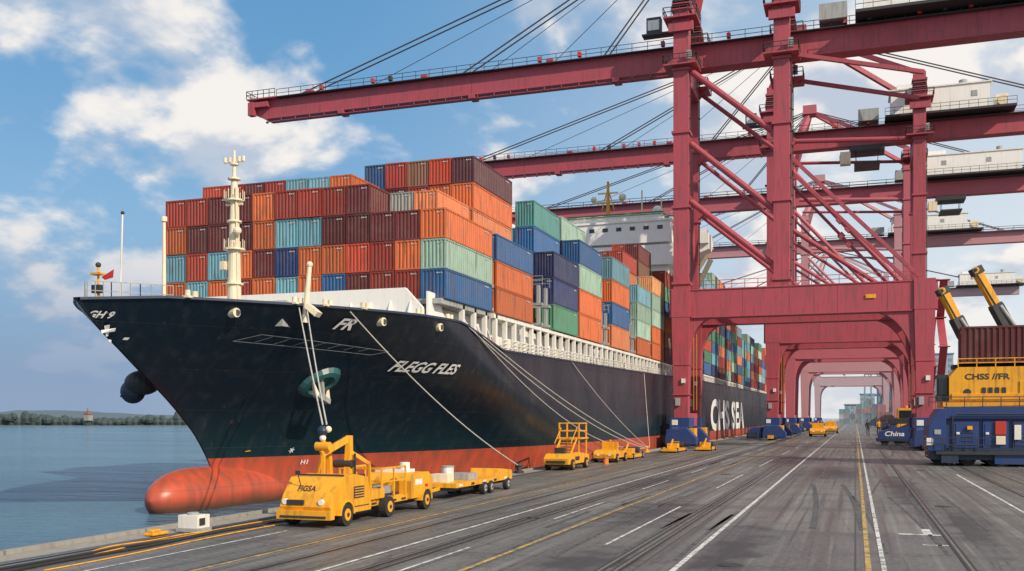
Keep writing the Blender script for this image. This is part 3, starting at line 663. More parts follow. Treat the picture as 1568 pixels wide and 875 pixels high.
strip('lane_marking',-11.2,.1,WL,20,400,dash=(8,9)); strip('lane_marking',6.7,.14,WL,36,75); strip('lane_marking',-18.9,.1,WL,10,30)
strip('lane_marking',-7.4,.1,WL,30,300,dash=(14,12)); strip('lane_marking',12.5,.13,YL,20,300)
for x in (-21.9,-14.9,-6.3,-5.9,8.1,2.9,-11.9,-12.25):
    m=MB(); m.add([(x-.12,-20,.016),(x+.12,-20,.016),(x+.12,600,.016),(x-.12,600,.016)],[(0,1,2,3)],GROOVE); m.add([(x-.04,-20,.02),(x+.04,-20,.02),(x+.04,600,.02),(x-.04,600,.02)],[(0,1,2,3)],STEEL); m.done('crane_rail')
m=MB()
random.seed(21)
for k in range(30):
    x=random.uniform(-15,12); y=random.uniform(22,150); l=random.uniform(6,26); dr=random.uniform(-.05,.05); cv_=random.uniform(-.0015,.0015); wdt=random.uniform(.12,.26)
    for off in (0,1.7):
        P=[]
        for i in range(11):
            t=i/10*l; P.append((x+off+dr*t+cv_*t*t,y+t))
        for a,b in zip(P,P[1:]): m.add([(a[0],a[1],.008),(a[0]+wdt,a[1],.008),(b[0]+wdt,b[1],.008),(b[0],b[1],.008)],[(0,1,2,3)],SKID)
m.done('tyre_marks')
random.seed(8)
m=MB()
for (x,y) in ((-3.2,27),(3.7,48),(-12.1,37),(4.6,80),(-8.6,70)):
    m.cyl((x,y,.0),(x,y,.014),.36,DARK,18); m.cyl((x,y,.0),(x,y,.02),.3,GROOVE,18)
m.done('manhole_covers')
m=MB(); m.add([(2.0,33.2,.008),(2.75,33.2,.008),(2.75,33.4,.008),(2.0,33.4,.008)],[(0,1,2,3)],WL); m.add([(1.4,36,.008),(2.75,36,.008),(2.75,36.3,.008),(1.4,36.3,.008)],[(0,1,2,3)],WL); m.add([(2.2,36.3,.0085),(2.5,36.3,.0085),(2.5,38,.0085),(2.2,38,.0085)],[(0,1,2,3)],WL); m.done('arrow_marking')
# ------------------------------------------------------------ water
def water_mat():
    m=bpy.data.materials.new('sea_water'); m.use_nodes=True; nt=m.node_tree; b=nt.nodes['Principled BSDF']; L=nt.links.new
    tc=nn(nt,'ShaderNodeTexCoord')
    def noi(rot,sc,scale,det):
        mp=nn(nt,'ShaderNodeMapping'); mp.inputs['Rotation'].default_value=(0,0,R(rot)); mp.inputs['Scale'].default_value=sc; L(tc.outputs['Object'],mp.inputs['Vector'])
        n=nn(nt,'ShaderNodeTexNoise'); n.inputs['Scale'].default_value=scale; n.inputs['Detail'].default_value=det; n.inputs['Roughness'].default_value=.6; L(mp.outputs[0],n.inputs['Vector']); return n.outputs['Fac']
    n1=noi(-40,(.45,1.6,1),.9,6); n2=noi(-35,(.35,1.3,1),.17,5); n3=noi(-40,(.3,1,1),.03,3)
    ad=nn(nt,'ShaderNodeMath',operation='MULTIPLY_ADD'); ad.inputs[1].default_value=3.0; L(n2,ad.inputs[0]); L(n1,ad.inputs[2])
    bp=nn(nt,'ShaderNodeBump'); bp.inputs['Strength'].default_value=1; bp.inputs['Distance'].default_value=1.1; L(ad.outputs[0],bp.inputs['Height']); L(bp.outputs[0],b.inputs['Normal'])
    k=nn(nt,'ShaderNodeMapRange'); k.inputs[1].default_value=.35; k.inputs[2].default_value=.65; L(n3,k.inputs[0])
    x=nn(nt,'ShaderNodeMix',data_type='RGBA'); x.inputs[6].default_value=(.06,.15,.23,1); x.inputs[7].default_value=(.11,.23,.32,1); L(k.outputs[0],x.inputs[0]); L(x.outputs[2],b.inputs['Base Color'])
    b.inputs['Roughness'].default_value=.12; b.inputs['IOR'].default_value=1.33
    return m
w=MB(); w.add([(-6000,-600,-1.2),(-23.4,-600,-1.2),(-23.4,6000,-1.2),(-6000,6000,-1.2)],[(0,1,2,3)],water_mat()); w.done('water')
TREE=paint('distant_foliage',(.045,.07,.075),.9,var=.6,scale=.2,streak=0); SHORE=paint('shore_sand',(.14,.14,.12),.9)
HILLM=paint('hazy_hill_cover',(.12,.17,.22),.95,var=.2,scale=.02,streak=0)  # blue-grey distance haze included in the hill colour
m=MB()
P=[(-900,250),(-700,380),(-536,501),(-417,543),(-340,575),(-250,640),(-120,760)]
for (a,b) in zip(P,P[1:]):
    L=math.hypot(b[0]-a[0],b[1]-a[1]); n=int(L/1.6)
    for k in range(n):
        t=k/n; x=a[0]+(b[0]-a[0])*t; y=a[1]+(b[1]-a[1])*t
        h=3.6+4.0*noise.noise(Vector((x*.02,y*.02,0)))+random.uniform(-.9,1.0)
        r=random.uniform(1.5,3.4)
        m.ball((x+random.uniform(-3,3),y+random.uniform(-1,12),h-1.2),r,TREE,6,4,(1,1,random.uniform(.7,1.4)))
        if k%3==0: m.ball((x,y+4,1),3.2,TREE,6,4)
m.done('distant_tree_line')
m=MB()
for (a,b) in zip(P,P[1:]):
    m.add([(a[0],a[1]-6,-1.3),(b[0],b[1]-6,-1.3),(b[0],b[1]+60,1.0),(a[0],a[1]+60,1.0)],[(0,1,2,3)],SHORE)
m.done('shore_ground')
m=MB(); vs=[];N=80
for i in range(N+1):
    x=-2600+i*30; y=1400+ (i*12); h=16+14*noise.noise(Vector((i*.12,0,3)))+6*noise.noise(Vector((i*.5,1,3)))
    vs+= [(x,y,-2),(x,y,max(4,h))]
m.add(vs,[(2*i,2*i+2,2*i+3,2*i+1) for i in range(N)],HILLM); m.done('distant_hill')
FR_=paint('faded_red_roof',(.28,.09,.07),.8); FW_=paint('faded_wall',(.3,.3,.28),.8)
m=MB(); bx,by=-478,518
m.box(bx-2,bx+2,by-2,by+2,2,6.2,FW_); m.box(bx-.5,bx+.5,by-1,by,6.2,8.5,FR_); m.cyl((bx,by-.5,8.5),(bx,by-.5,10.5),.18,DARK,6)
m.prism([(bx-2.6,6.2),(bx+2.6,6.2),(bx,7.4)],'y',by-2.3,by+2.3,FR_); m.done('harbour_building')
# ------------------------------------------------------------ mooring ropes
def rope(p,q,sag,r=.045,name='mooring_rope',mat=ROPE,par=None):
    m=MB(); p=Vector(p);q=Vector(q); N=16; pr=None
    for i in range(N+1):
        t=i/N; c=p.lerp(q,t); c.z-=sag*4*t*(1-t)
        if pr: m.cyl(pr,c,r,mat,6)
        pr=c
    return m.done(name)
W=(-19.25,33.0,3.75)
rope((hullx(46.6,10)+.05,46.6,10.0),(W[0],W[1],W[2]),.1,.035); rope((hullx(47.0,10)+.05,47.0,10.0),(W[0]+.12,W[1]+.1,W[2]),.25,.035)
rope((hullx(49.4,10)+.1,49.4,10.0),(-22.7,66.5,.5),.7,.038)
for (ya,yb,s) in ((61.5,110.5,1.2),(62.3,111,2.4),(64,112,.8)):
    rope((hullx(ya,ztop(ya))+.1,ya,ztop(ya)),(-22.6,yb,.5),s,.038)
rope((-24.7,87,9.2),(-22.6,112,.5),.5,.038); rope((-24.7,120,9.5),(-22.6,113,.5),.2,.035)
def bollard(x,y,mat=DARK,s=1):
    m=MB(); m.cyl((x,y,.0),(x,y,.2*s),.34*s,mat,14); m.cyl((x,y,.0),(x,y,.6*s),.2*s,mat,14,.17*s); m.cyl((x,y,.55*s),(x,y,.72*s),.3*s,mat,14,.26*s); m.done('mooring_bollard',None,.02)
for y in (66.5,88,112,140,160): bollard(-22.75,y,YEL if y>100 else DARK)
bollard(-22.95,19.2,DARK,1.1)
def hose(pts,r,mat,name):
    cu=bpy.data.curves.new(name,'CURVE'); cu.dimensions='3D'; sp=cu.splines.new('NURBS'); sp.points.add(len(pts)-1)
    for i,p in enumerate(pts): sp.points[i].co=(p[0],p[1],r+.01,1)
    sp.use_endpoint_u=True; sp.order_u=4; cu.bevel_depth=r; cu.bevel_resolution=2; cu.materials.append(mat)
    ob=bpy.data.objects.new(name,cu); COL.objects.link(ob)
hose([(-20.6,31),(-21,28),(-20.2,25),(-20.9,21),(-20.1,17),(-20.6,10)],.045,RUB,'hose')
hose([(-20.4,33),(-21.4,30),(-20.5,27),(-21.4,24),(-20.8,20),(-21.6,12)],.04,RUB,'hose')
hose([(-21.3,33),(-21.6,30),(-20.9,27.5),(-21.3,25),(-20.7,22)],.02,YEL,'hose')
hose([(-20.2,31.5),(-20.4,27),(-19.7,24),(-19.9,20)],.02,YEL,'hose')
hose([(-20.9,29.5),(-21.9,28.0),(-21.0,26.0),(-22.0,24.5),(-21.2,23)],.022,YEL,'hose')
m=MB(); m.box(-22.3,-21.5,28.4,29.1,.15,.6,WHITE); m.box(-22.35,-21.45,28.35,29.15,.02,.15,GREY); m.cyl((-21.9,28.7,.6),(-21.9,28.7,.68),.2,GREY,12); m.box(-21.48,-21.46,28.5,28.8,.25,.5,DARK); m.done('electrical_box',None,.04)
m=MB(); m.box(-22.6,-22.2,27.0,27.8,.02,.12,YEL); m.box(-22.5,-22.3,27.1,27.5,.12,.22,YEL); m.done('fairlead_plate',None,.03)
# ------------------------------------------------------------ quay vehicles
def mooring_tractor():
    e=empty('mooring_winch_tractor'); m=MB(); x0,x1=-19.95,-17.85
    m.prism([(31.3,.42),(31.15,.75),(31.35,1.15),(31.9,1.78),(33.1,1.86),(34.0,1.7),(34.25,1.1),(34.3,.42)],'x',x0,x1,YEL)
    m.box(x0-.06,x1+.06,31.0,31.35,.3,.62,YEL); m.box(x0+.1,x1-.1,30.97,31.0,.36,.44,DARK)
    m.box(x0+.15,x1-.15,34.3,40.0,.5,.78,YEL); m.box(x0+.5,x1-.5,34.0,40.0,.3,.5,DARK)
    m.box(x0+.02,x1-.02,34.35,35.5,.78,1.15,YEL); m.box(x0+.3,x1-.3,35.6,37.4,.78,.9,DARK)
    m.prism([(37.9,.55),(40.1,.55),(40.15,1.35),(39.7,1.62),(38.2,1.62),(37.9,1.3)],'x',x0-.03,x1+.03,YEL)
    m.box(x0+.2,x1-.5,38.3,39.4,1.62,1.75,WHITE); m.cyl((-18.6,38.9,1.6),(-18.6,38.9,2.05),.22,WHITE,12)
    for y in (32.1,35.6,39.2):
        for x in (x0-.02,x1+.02): m.wheel(x,y,.42,.32)
    for y in (32.1,39.2):
        for x in (x0,x1):
            pl=[(y+.56*math.cos(a),.42+.56*math.sin(a)) for a in [math.pi*k/8 for k in range(9)]]+[(y+.47*math.cos(a),.42+.47*math.sin(a)) for a in [math.pi*k/8 for k in range(8,-1,-1)]]
            m.prism(pl,'x',x-.2,x+.2,YEL)
    m.beam((-18.7,34.0,1.1),(-18.7,34.1,3.3),.32,.36,YEL,.2,.22); m.beam((-19.4,33.9,1.1),(-19.35,33.6,2.9),.18,.2,YEL)
    m.beam((-18.7,34.1,3.2),(-19.3,33.0,2.6),.18,.24,YEL); m.beam((-19.9,33.6,1.5),(-19.25,33.1,2.9),.1,.1,YEL)
    m.beam((-18.7,34.1,2.1),(-18.3,35.0,1.0),.14,.14,YEL); m.beam((-19.25,33.05,1.8),(-19.25,33.05,3.3),.14,.14,YEL)
    m.beam((-18.45,34.1,1.2),(-18.45,34.1,2.6),.07,.07,DARK); m.beam((-18.7,34.1,2.7),(-18.1,34.6,2.2),.1,.14,YEL); m.beam((-18.1,34.6,2.25),(-18.1,34.7,1.2),.1,.1,YEL)
    m.cyl((-19.3,34.0,2.2),(-18.5,34.0,2.2),.16,DARK,14); m.cyl((-19.55,33.05,2.9),(-18.95,33.05,2.9),.17,YEL,14)
    m.ball((-19.25,33.02,3.5),.2,NAVY,12,8); m.ball((-19.25,33.02,3.22),.13,WHITE,10,6); m.ball((-19.05,33.1,3.55),.13,CREAM,10,6)
    m.box(-19.1,-18.5,34.3,34.7,1.15,1.7,YEL)
    for x in (x0+.1,x1-.1):
        for y in (35.4,36.5,37.6): m.beam((x,y,.78),(x,y,1.95),.07,.07,YEL)
        m.beam((x,35.4,1.95),(x,37.6,1.95),.08,.08,YEL); m.beam((x,35.4,1.4),(x,37.6,1.4),.06,.06,YEL)
    m.beam((x0+.1,35.4,1.95),(x1-.1,35.4,1.95),.08,.08,YEL)
    m.box(-18.6,-18.1,33.9,34.3,1.7,1.8,DARK); m.box(-19.7,-18.9,36,37.2,.9,1.25,YEL); m.box(-18.7,-18.1,35.8,36.6,.9,1.2,GREY)
    m.box(x0+.3,x0+1.0,31.12,31.2,.82,1.0,DARK); m.cyl((x1-.4,31.14,.92),(x1-.4,31.3,.92),.11,WHITE,12); m.cyl((x0+.2,31.14,.92),(x0+.2,31.3,.92),.11,WHITE,12)
    m.box(x1+.001,x1+.02,32.9,33.7,.95,1.4,DARK)
    for k in range(4): m.box(x1,x1+.035,32.95,33.65,1.0+k*.1,1.04+k*.1,YEL)
    m.box(x1,x1+.015,32.7,34.1,.62,.66,DARK); m.box(x0+.1,x1-.1,32.3,32.34,1.8,1.88,DARK)
    m.box(x1+.03,x1+.045,38.3,39.0,1.1,1.35,WHITE); m.box(x1+.03,x1+.05,39.3,39.6,.9,1.1,REDD)
    for k in range(4): m.box(x1-.14,x1-.12,34.6+k*.9,35.0+k*.9,.56,.64,DARK)
    m.beam((x0+.6,31.6,1.5),(x0+.6,31.4,1.95),.03,.03,DARK); m.box(x0+.5,x0+.7,31.38,31.42,1.9,2.05,DARK)
    m.done('body',e,.035)
    put_text('FIGSA','lettering',lambda u,v:(x1-1.55+u*.75,31.48+v*.17-.03,1.3+v*.2),e,DARK,0,.02)
mooring_tractor()
def flat_trailer(xc,y,L,name='flatbed_trailer',load=True):
    e=empty(name); m=MB(); x0,x1=xc-.95,xc+.95
    m.box(x0,x1,y,y+L,.55,.78,YEL); m.box(x0+.3,x1-.3,y+.1,y+L-.1,.38,.55,DARK)
    m.prism([(y+L*.78,.78),(y+L,.78),(y+L,1.05),(y+L*.8,1.2)],'x',x0+.02,x1-.02,YEL)
    for yy in (y+L*.45,y+L*.45+.95,y+L-.9):
        for x in (x0+.05,x1-.02): m.wheel(x,yy,.33,.26,hub=GREY)
    for k in range(5): m.box(x1,x1+.03,y+.3+k*L/5,y+.7+k*L/5,.6,.72,DARK if k%2 else WHITE)
    m.beam((xc,y,.5),(xc,y-1.2,.45),.16,.14,YEL)
    if load:
        m.cyl((xc-.2,y+1.6,.78),(xc-.2,y+1.6,1.5),.3,WHITE,14); m.cyl((xc-.2,y+1.6,1.5),(xc-.2,y+1.6,1.56),.34,GREY,14); m.box(xc-.7,xc+.5,y+2.6,y+4,.78,1.1,GREY); m.box(xc-.6,xc+.3,y+.4,y+1.1,.78,1.2,CREAM)
    m.done('body',e,.03)
flat_trailer(-19.3,44.2,8.2)
def lift_platform(xc,y,name='mobile_stair_platform'):
    e=empty(name); m=MB(); x0,x1=xc-.95,xc+.95
    m.prism([(y,.45),(y-.1,.9),(y+.5,1.25),(y+3.4,1.3),(y+6.2,1.05),(y+6.2,.45)],'x',x0,x1,YEL); m.box(x0+.3,x1-.3,y+.2,y+6,.28,.45,DARK)
    for yy in (y+1.1,y+5):
        for x in (x0,x1): m.wheel(x,yy,.42,.3)
    for (xx,yy) in ((x0+.15,y+3.6),(x1-.15,y+3.6),(x0+.15,y+5.8),(x1-.15,y+5.8)): m.beam((xx,yy,1.1),(xx,yy,3.6),.12,.12,YEL)
    m.box(x0,x1,y+3.4,y+6,2.3,2.42,YEL)
    for z in (2.95,3.55):
        m.beam((x0+.1,y+3.6,z),(x1-.1,y+3.6,z),.09,.09,YEL); m.beam((x0+.1,y+5.8,z),(x1-.1,y+5.8,z),.09,.09,YEL)
        for x in (x0+.1,x1-.1): m.beam((x,y+3.6,z),(x,y+5.8,z),.09,.09,YEL)
    for x in (x0+.3,x1-.3): m.beam((x,y+1.8,1.2),(x,y+3.6,2.4),.1,.14,YEL); m.beam((x,y+1.8,2.0),(x,y+3.6,3.2),.06,.06,YEL)
    for k in range(5): m.box(x0+.3,x1-.3,y+1.9+k*.36,y+2.15+k*.36,1.35+k*.22,1.39+k*.22,YEL)
    m.box(xc-.4,xc+.4,y+.9,y+1.5,1.25,1.7,DARK); m.box(x1,x1+.03,y+2,y+3.2,.7,1.0,DARK); m.box(x0+.2,x1-.2,y-.12,y-.02,.55,.75,DARK)
    m.done('body',e,.03)
lift_platform(-21.3,70.8)
def low_tug(xc,y,s=1,name='tow_tractor',mat=None,fl=1):
    mat=mat or YEL; e=empty(name); m=MB(); x0,x1=xc-1*s,xc+1*s
    P=[(0,.4),(-.1,.8),(.4,1.15),(1.8,1.2),(2.1,1.0),(5.2,1.0),(5.4,.4)]
    m.prism([(y+fl*a*s,b*s) for a,b in P],'x',x0,x1,mat); m.box(x0+.3*s,x1-.3*s,min(y,y+fl*5.3*s),max(y,y+fl*5.3*s),.25*s,.4*s,DARK)
    m.box(x0+.2*s,x1-.2*s,*sorted((y+fl*2.4*s,y+fl*2.6*s)),1.0*s,1.9*s,mat)
    m.box(x0+.5*s,x1-.5*s,*sorted((y+fl*2.7*s,y+fl*3.3*s)),1.0*s,1.3*s,DARK)
    for yy in (y+fl*1.0*s,y+fl*4.4*s):
        for x in (x0,x1): m.wheel(x,yy,.42*s,.3*s)
    m.ball((xc,y+fl*2.5*s,2.0*s),.12*s,ORG); m.box(x0+.3*s,x0+.6*s,*sorted((y-.1*fl*s,y-.04*fl*s)),.65*s,.8*s,WHITE); m.box(x1-.6*s,x1-.3*s,*sorted((y-.1*fl*s,y-.04*fl*s)),.65*s,.8*s,WHITE)
    m.done('body',e,.03); return e
low_tug(-21.0,84.5,.95)
def roller_frame(x,y,L):
    e=empty('mooring_roller_frame'); m=MB()
    m.box(x-.9,x+.9,y,y+L,.15,.42,YEL); m.box(x-.6,x+.6,y+L*.3,y+L*.5,.42,1.0,YEL); m.cyl((x-.8,y+L*.7,.8),(x+.8,y+L*.7,.8),.3,DARK,12); m.beam((x,y+.5,.4),(x+.2,y+1.5,1.5),.15,.15,YEL)
    for yy in (y+.6,y+L-.6):
        for xx in (x-.9,x+.9): m.wheel(xx,yy,.28,.2,hub=GREY)
    m.done('body',e,.03)
roller_frame(-21,92,5.5); roller_frame(-20,111,7); roller_frame(-17.2,118,5)
m=MB(); m.cyl((-20.2,82,0),(-20.2,82,.55),.26,ORG,14,.22); m.cyl((-20.2,82,.55),(-20.2,82,.6),.28,ORG,14); m.done('bucket')
for (x,y,s,mt) in ((-7.5,215,1.5,YEL),(-6,262,1.6,YEL),(12,215,1.5,YEL)): low_tug(x,y,s,mat=mt)
# ------------------------------------------------------------ reach stacker group (right)
def reach_stacker():
    e=empty('reach_stacker'); m=MB()
    y0,y1=88.5,95.0; x0,x1=5.7,18.0
    m.box(x0+.9,x1,y0+.5,y1,1.0,4.5,BLU); m.box(x0+.2,x1,y0+.2,y1+.3,.5,1.5,NAVY)
    m.prism([(x0,1.2),(x0+1.4,1.2),(x0+1.4,4.75),(x0+.9,4.75),(x0+.1,3.3)],'y',y0,y1,BLU)
    m.box(x0+1.3,x1,y0+.1,y0+.6,3.9,4.9,BLU); m.box(x0+.6,x1,y0-.5,y0+.3,.95,1.2,DARK)
    for k in range(5):
        xx=x0+2.0+k*2.2
        m.box(xx,xx+1.9,y0+.3,y0+.52,1.5,3.75,BLU if k!=2 else NAVY); m.box(xx+.15,xx+1.75,y0+.26,y0+.3,1.7,3.5,BLU)
        m.box(xx+.2,xx+.45,y0+.2,y0+.3,2.6,2.8,WHITE)
        for q in range(3): m.box(xx+.6,xx+1.5,y0+.22,y0+.26,2.0+q*.35,2.1+q*.35,NAVY)
    m.cyl((x0+2.2,y0-.1,4.3),(x1,y0-.1,4.3),.07,DARK,6); m.cyl((x0+1.9,y0+.0,1.5),(x0+1.9,y0+.0,4.2),.06,DARK,6)
    m.box(x0+5.1,x0+5.9,y0+.1,y0+.24,2.6,3.7,REDD); m.box(x0+5.15,x0+5.85,y0+.06,y0+.12,1.8,2.5,CREAM); m.box(x0+6.5,x0+7.0,y0+.1,y0+.25,2.2,3.4,WHITE); m.box(x0+3.0,x0+3.4,y0+.05,y0+.3,3.0,3.3,YEL)
    m.box(x0-.1,x0+.4,y0-.1,y0+.3,1.7,2.3,WHITE); m.box(x0+.5,x0+1,y0-.06,y0+.2,2.6,3.0,GREY)
    m.box(x0+1.0,x0+2.3,y0-.4,y0+.2,.25,1.0,NAVY); m.box(x0+5,x0+7.4,y0-.3,y0+.25,.2,1.0,BLU)
    for yy in (y0+.9,y1-1.0):
        for k in range(6):
            xx=x0+1.1+k*2.0; m.cyl((xx,yy-.35,.65),(xx,yy+.35,.65),.65,RUB,18); m.cyl((xx,yy-.38,.65),(xx,yy+.38,.65),.3,BLU,10)
    m.rail((x0+.3,y0-.4,1.2),(x0+4.6,y0-.4,1.2),DARK,1.1,5,.07); m.rail((x0+.1,y0,4.9),(x1,y0+.2,4.9),NAVY,.8,9,.07)
    for k in range(5): m.box(x0-.25,x0+.05,y0+.5,y0+1.1,.8+k*.4,.86+k*.4,YEL)
    yx=x0+1.7
    m.prism([(yx,5.0),(x1,5.0),(x1,8.2),(yx+.7,8.2),(yx,7.4)],'y',y0+.9,y1-.3,YEL); m.box(yx-.5,x1,y0+.7,y1,4.9,5.35,YEL); m.box(yx+.2,x1,y0+.78,y0+.95,5.5,6.0,YEL)
    m.box(yx-.9,yx-.05,y0+1.2,y0+3.2,5.4,7.6,DARK); m.box(yx-.92,yx-.88,y0+1.4,y0+3.0,5.9,7.3,GLASS); m.box(yx-.8,yx-.1,y0+1.15,y0+1.2,5.9,7.3,GLASS)
    for k in range(4): m.box(yx+2.5+k*.5,yx+2.8+k*.5,y0+.82,y0+.9,5.6,6.5,DARK)
    m.box(yx+5.3,yx+6.6,y0+.8,y0+.92,5.6,7.0,YEL); m.cyl((yx+1.4,y0+.85,6.1),(yx+1.4,y0+.95,6.1),.3,DARK,14); m.rail((yx+.7,y0+1,8.2),(x1,y0+1,8.2),YEL,.7,7,.08)
    m.box(yx+.5,x1,y1-3,y1-1,8.2,8.55,DARK)
    m.done('chassis',e,.05)
    put_text('CHSS //FR','lettering',lambda u,v:(yx+1.2+u*3.4,y0+.88,7.15+v*.5),e,DARK,0,.03)
    c=put_cont(e,0,0,0,'m',1,1.55,'carried_container'); c.rotation_euler=(0,0,R(-90)); c.location=(yx+1.0,y0+2.9,8.56); c.scale=(1.6,1.25,1.6)
    n=MB()
    for (bx,bz,tx,tz,yy) in ((yx+2.6,9,yx-.2,15.0,y0+5.5),(yx+6.3,9,yx+2.4,16.6,y0+5.0)):
        a=Vector((bx,yy,bz)); b=Vector((tx,yy-1,tz)); d=(b-a)
        n.beam(a,a+d*.62,.95,.95,NAVY); n.beam(a+d*.55,b,.7,.72,YEL); n.beam(a+d*.35,a+d*.6,1.0,1.0,DARK)
        n.beam(b-d*.04,b+d.normalized()*.3,.9,.95,DARK); n.cyl(b+Vector((-.1,-.5,0)),b+Vector((-.1,.5,0)),.3,YEL,14); n.cyl(b+Vector((-.1,-.55,0)),b+Vector((-.1,.55,0)),.15,DARK,10)
        n.cyl(a+Vector((1.2,-.4,-.4)),a+d*.6+Vector((.3,-.4,0)),.16,GREY,10); n.cyl(a+Vector((1.2,-.4,-.4)),a+d*.35+Vector((.7,-.4,0)),.26,NAVY,10)
        n.beam(a+d*.55+Vector((0,-.42,0)),b+Vector((0,-.4,-.3)),.08,.12,DARK)
    n.done('telescopic_booms',e,.04)
reach_stacker()
def yard_truck(x,y,s,mat):
    e=empty('terminal_truck'); m=MB()
    m.box(x-1.3*s,x+1.3*s,y,y+2.2*s,.9*s,1.6*s,mat); m.box(x-1.25*s,x+.2*s,y+.3*s,y+2.0*s,1.6*s,3.2*s,mat); m.box(x-1.1*s,x+.05*s,y+.27*s,y+.31*s,2.1*s,3.0*s,GLASS); m.box(x+.19*s,x+.22*s,y+.5*s,y+1.8*s,2.1*s,3.0*s,GLASS)
    m.box(x-1.1*s,x+1.1*s,y+2.2*s,y+9*s,1.0*s,1.35*s,DARK)
    for yy in (.9,3,6.5,7.8):
        for xx in (-1.15,1.15): m.wheel(x+xx*s,y+yy*s,.5*s,.35*s,hub=GREY)
    m.box(x-1.2*s,x+1.2*s,y-.15*s,y,.6*s,1.0*s,mat); m.ball((x-.5*s,y+1*s,3.3*s),.15*s,ORG); m.done('body',e,.04)
yard_truck(8.2,160,1.7,YEL); yard_truck(13,125,1.2,YEL)
def blue_loader():
    e=empty('low_loader'); m=MB(); x,y=6.6,150
    m.prism([(x-3.5,.9),(x+5,.9),(x+5,3.0),(x+1,3.2),(x-.5,2.6),(x-3.3,2.0)],'y',y,y+6,BLU); m.box(x-3.7,x+5,y-.3,y+6,.6,1.0,NAVY); m.box(x-2,x+3,y+1,y+5,3.1,3.9,DARK)
    for k in range(5): m.cyl((x-2.6+k*1.8,y-.1,.55),(x-2.6+k*1.8,y+.6,.55),.55,RUB,14)
    m.rail((x-3,y,2.6),(x+4.5,y,3.1),DARK,.9,6,.08); m.done('body',e,.05)
    put_text('China','lettering',lambda u,v:(x-2.6+u*2.6,y-.02,1.35+v*.7),e,DECW,.2,.02)
blue_loader()
# ------------------------------------------------------------ distant yard
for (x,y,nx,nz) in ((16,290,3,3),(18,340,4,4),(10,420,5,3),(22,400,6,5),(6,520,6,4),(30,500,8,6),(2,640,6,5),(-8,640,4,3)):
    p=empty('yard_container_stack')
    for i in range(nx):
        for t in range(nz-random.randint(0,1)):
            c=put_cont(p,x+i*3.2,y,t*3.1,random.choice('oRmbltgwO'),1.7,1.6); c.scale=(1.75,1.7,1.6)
            cc=c.color; f=min(.65,y/900); c.color=(cc[0]*(1-f)+.33*f,cc[1]*(1-f)+.4*f,cc[2]*(1-f)+.48*f,1)  # blends toward pale blue with distance, as painted haze
HZ=paint('hazy_blue_steel',(.2,.3,.4),.8,var=.2); HZ2=paint('hazy_concrete',(.33,.4,.47),.9,var=.2)  # pale blue steel and concrete with the far haze painted in
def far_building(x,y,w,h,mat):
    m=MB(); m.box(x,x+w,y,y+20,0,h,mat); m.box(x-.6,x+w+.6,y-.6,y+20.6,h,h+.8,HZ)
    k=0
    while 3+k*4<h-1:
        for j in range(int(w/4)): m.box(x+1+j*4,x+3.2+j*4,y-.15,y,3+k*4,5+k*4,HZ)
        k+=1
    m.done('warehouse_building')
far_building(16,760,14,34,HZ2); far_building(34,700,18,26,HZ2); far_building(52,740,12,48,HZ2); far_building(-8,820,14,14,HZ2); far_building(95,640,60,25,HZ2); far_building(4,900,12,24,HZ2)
m=MB()
for (x,y,h) in ((6,700,36),(20,720,46),(32,690,40),(44,650,30)):
    for k in range(5): m.box(x,x+12,y,y+1,k*h/5+4,k*h/5+5.2,HZ)
    for k in range(4): m.beam((x+k*4,y,0),(x+k*4,y,h),1,1,HZ)
    m.beam((x,y,0),(x+12,y,h*.5),.6,.6,HZ); m.beam((x+12,y,h*.5),(x,y,h),.6,.6,HZ)
m.done('distant_steel_tower')
# ------------------------------------------------------------ pedestrians
def person(x,y,s,ph,yaw,shirt):
    e=empty('pedestrian')
    me=bpy.data.meshes.new('sk')
    V=[(0,0,.95),(0,0,1.18),(0,0,1.42),(0,0,1.53)]; r=[.13,.125,.14,.055]; E=[(0,1),(1,2),(2,3)]
    for sg in (-1,1):
        k=sg*ph; b=len(V)
        V+=[(sg*.1,0,.9),(sg*.1,.13*k,.5),(sg*.1,.18*k-.06,.1),(sg*.1,.18*k+.12,.05)]; r+=[.1,.068,.045,.04]; E+=[(0,b),(b,b+1),(b+1,b+2),(b+2,b+3)]
        b=len(V); V+=[(sg*.19,0,1.42),(sg*.25,-.1*k,1.14),(sg*.25,-.12*k+.12,.9),(sg*.25,-.12*k+.17,.82)]; r+=[.062,.045,.034,.032]; E+=[(2,b),(b,b+1),(b+1,b+2),(b+2,b+3)]
    me.from_pydata(V,E,[]); ob=bpy.data.objects.new('body',me); COL.objects.link(ob)
    ob.modifiers.new('skin','SKIN'); ob.modifiers.new('sub','SUBSURF').levels=1
    for i,v in enumerate(me.skin_vertices[0].data): v.radius=(r[i],r[i]*.85); v.use_root=(i==0)
    dg=bpy.context.evaluated_depsgraph_get(); m2=bpy.data.meshes.new_from_object(ob.evaluated_get(dg)); bpy.data.objects.remove(ob)
    m2.materials.clear()
    for q in (TROU,shirt,SKIN): m2.materials.append(q)
    for p in m2.polygons:
        c=p.center; p.material_index=0 if c.z<.95 and abs(c.x)<.2 else (2 if (c.z>1.5 or (abs(c.x)>.2 and c.z<.92)) else 1); p.use_smooth=True
    ob=bpy.data.objects.new('body',m2); COL.objects.link(ob); ob.parent=e
    h=MB(); h.ball((0,0,1.65),.11,SKIN,12,8,(.85,1,1.15)); h.ball((0,.01,1.7),.12,DARK,12,8,(.92,1.0,.85)); h.box(-.015,.015,-.13,-.1,1.62,1.66,SKIN); h.ball((.095,0,1.64),.025,SKIN,6,4); h.ball((-.095,0,1.64),.025,SKIN,6,4)
    h.done('head',e,0,True)
    e.location=(x,y,0); e.scale=(s,s,s); e.rotation_euler=(0,0,yaw)
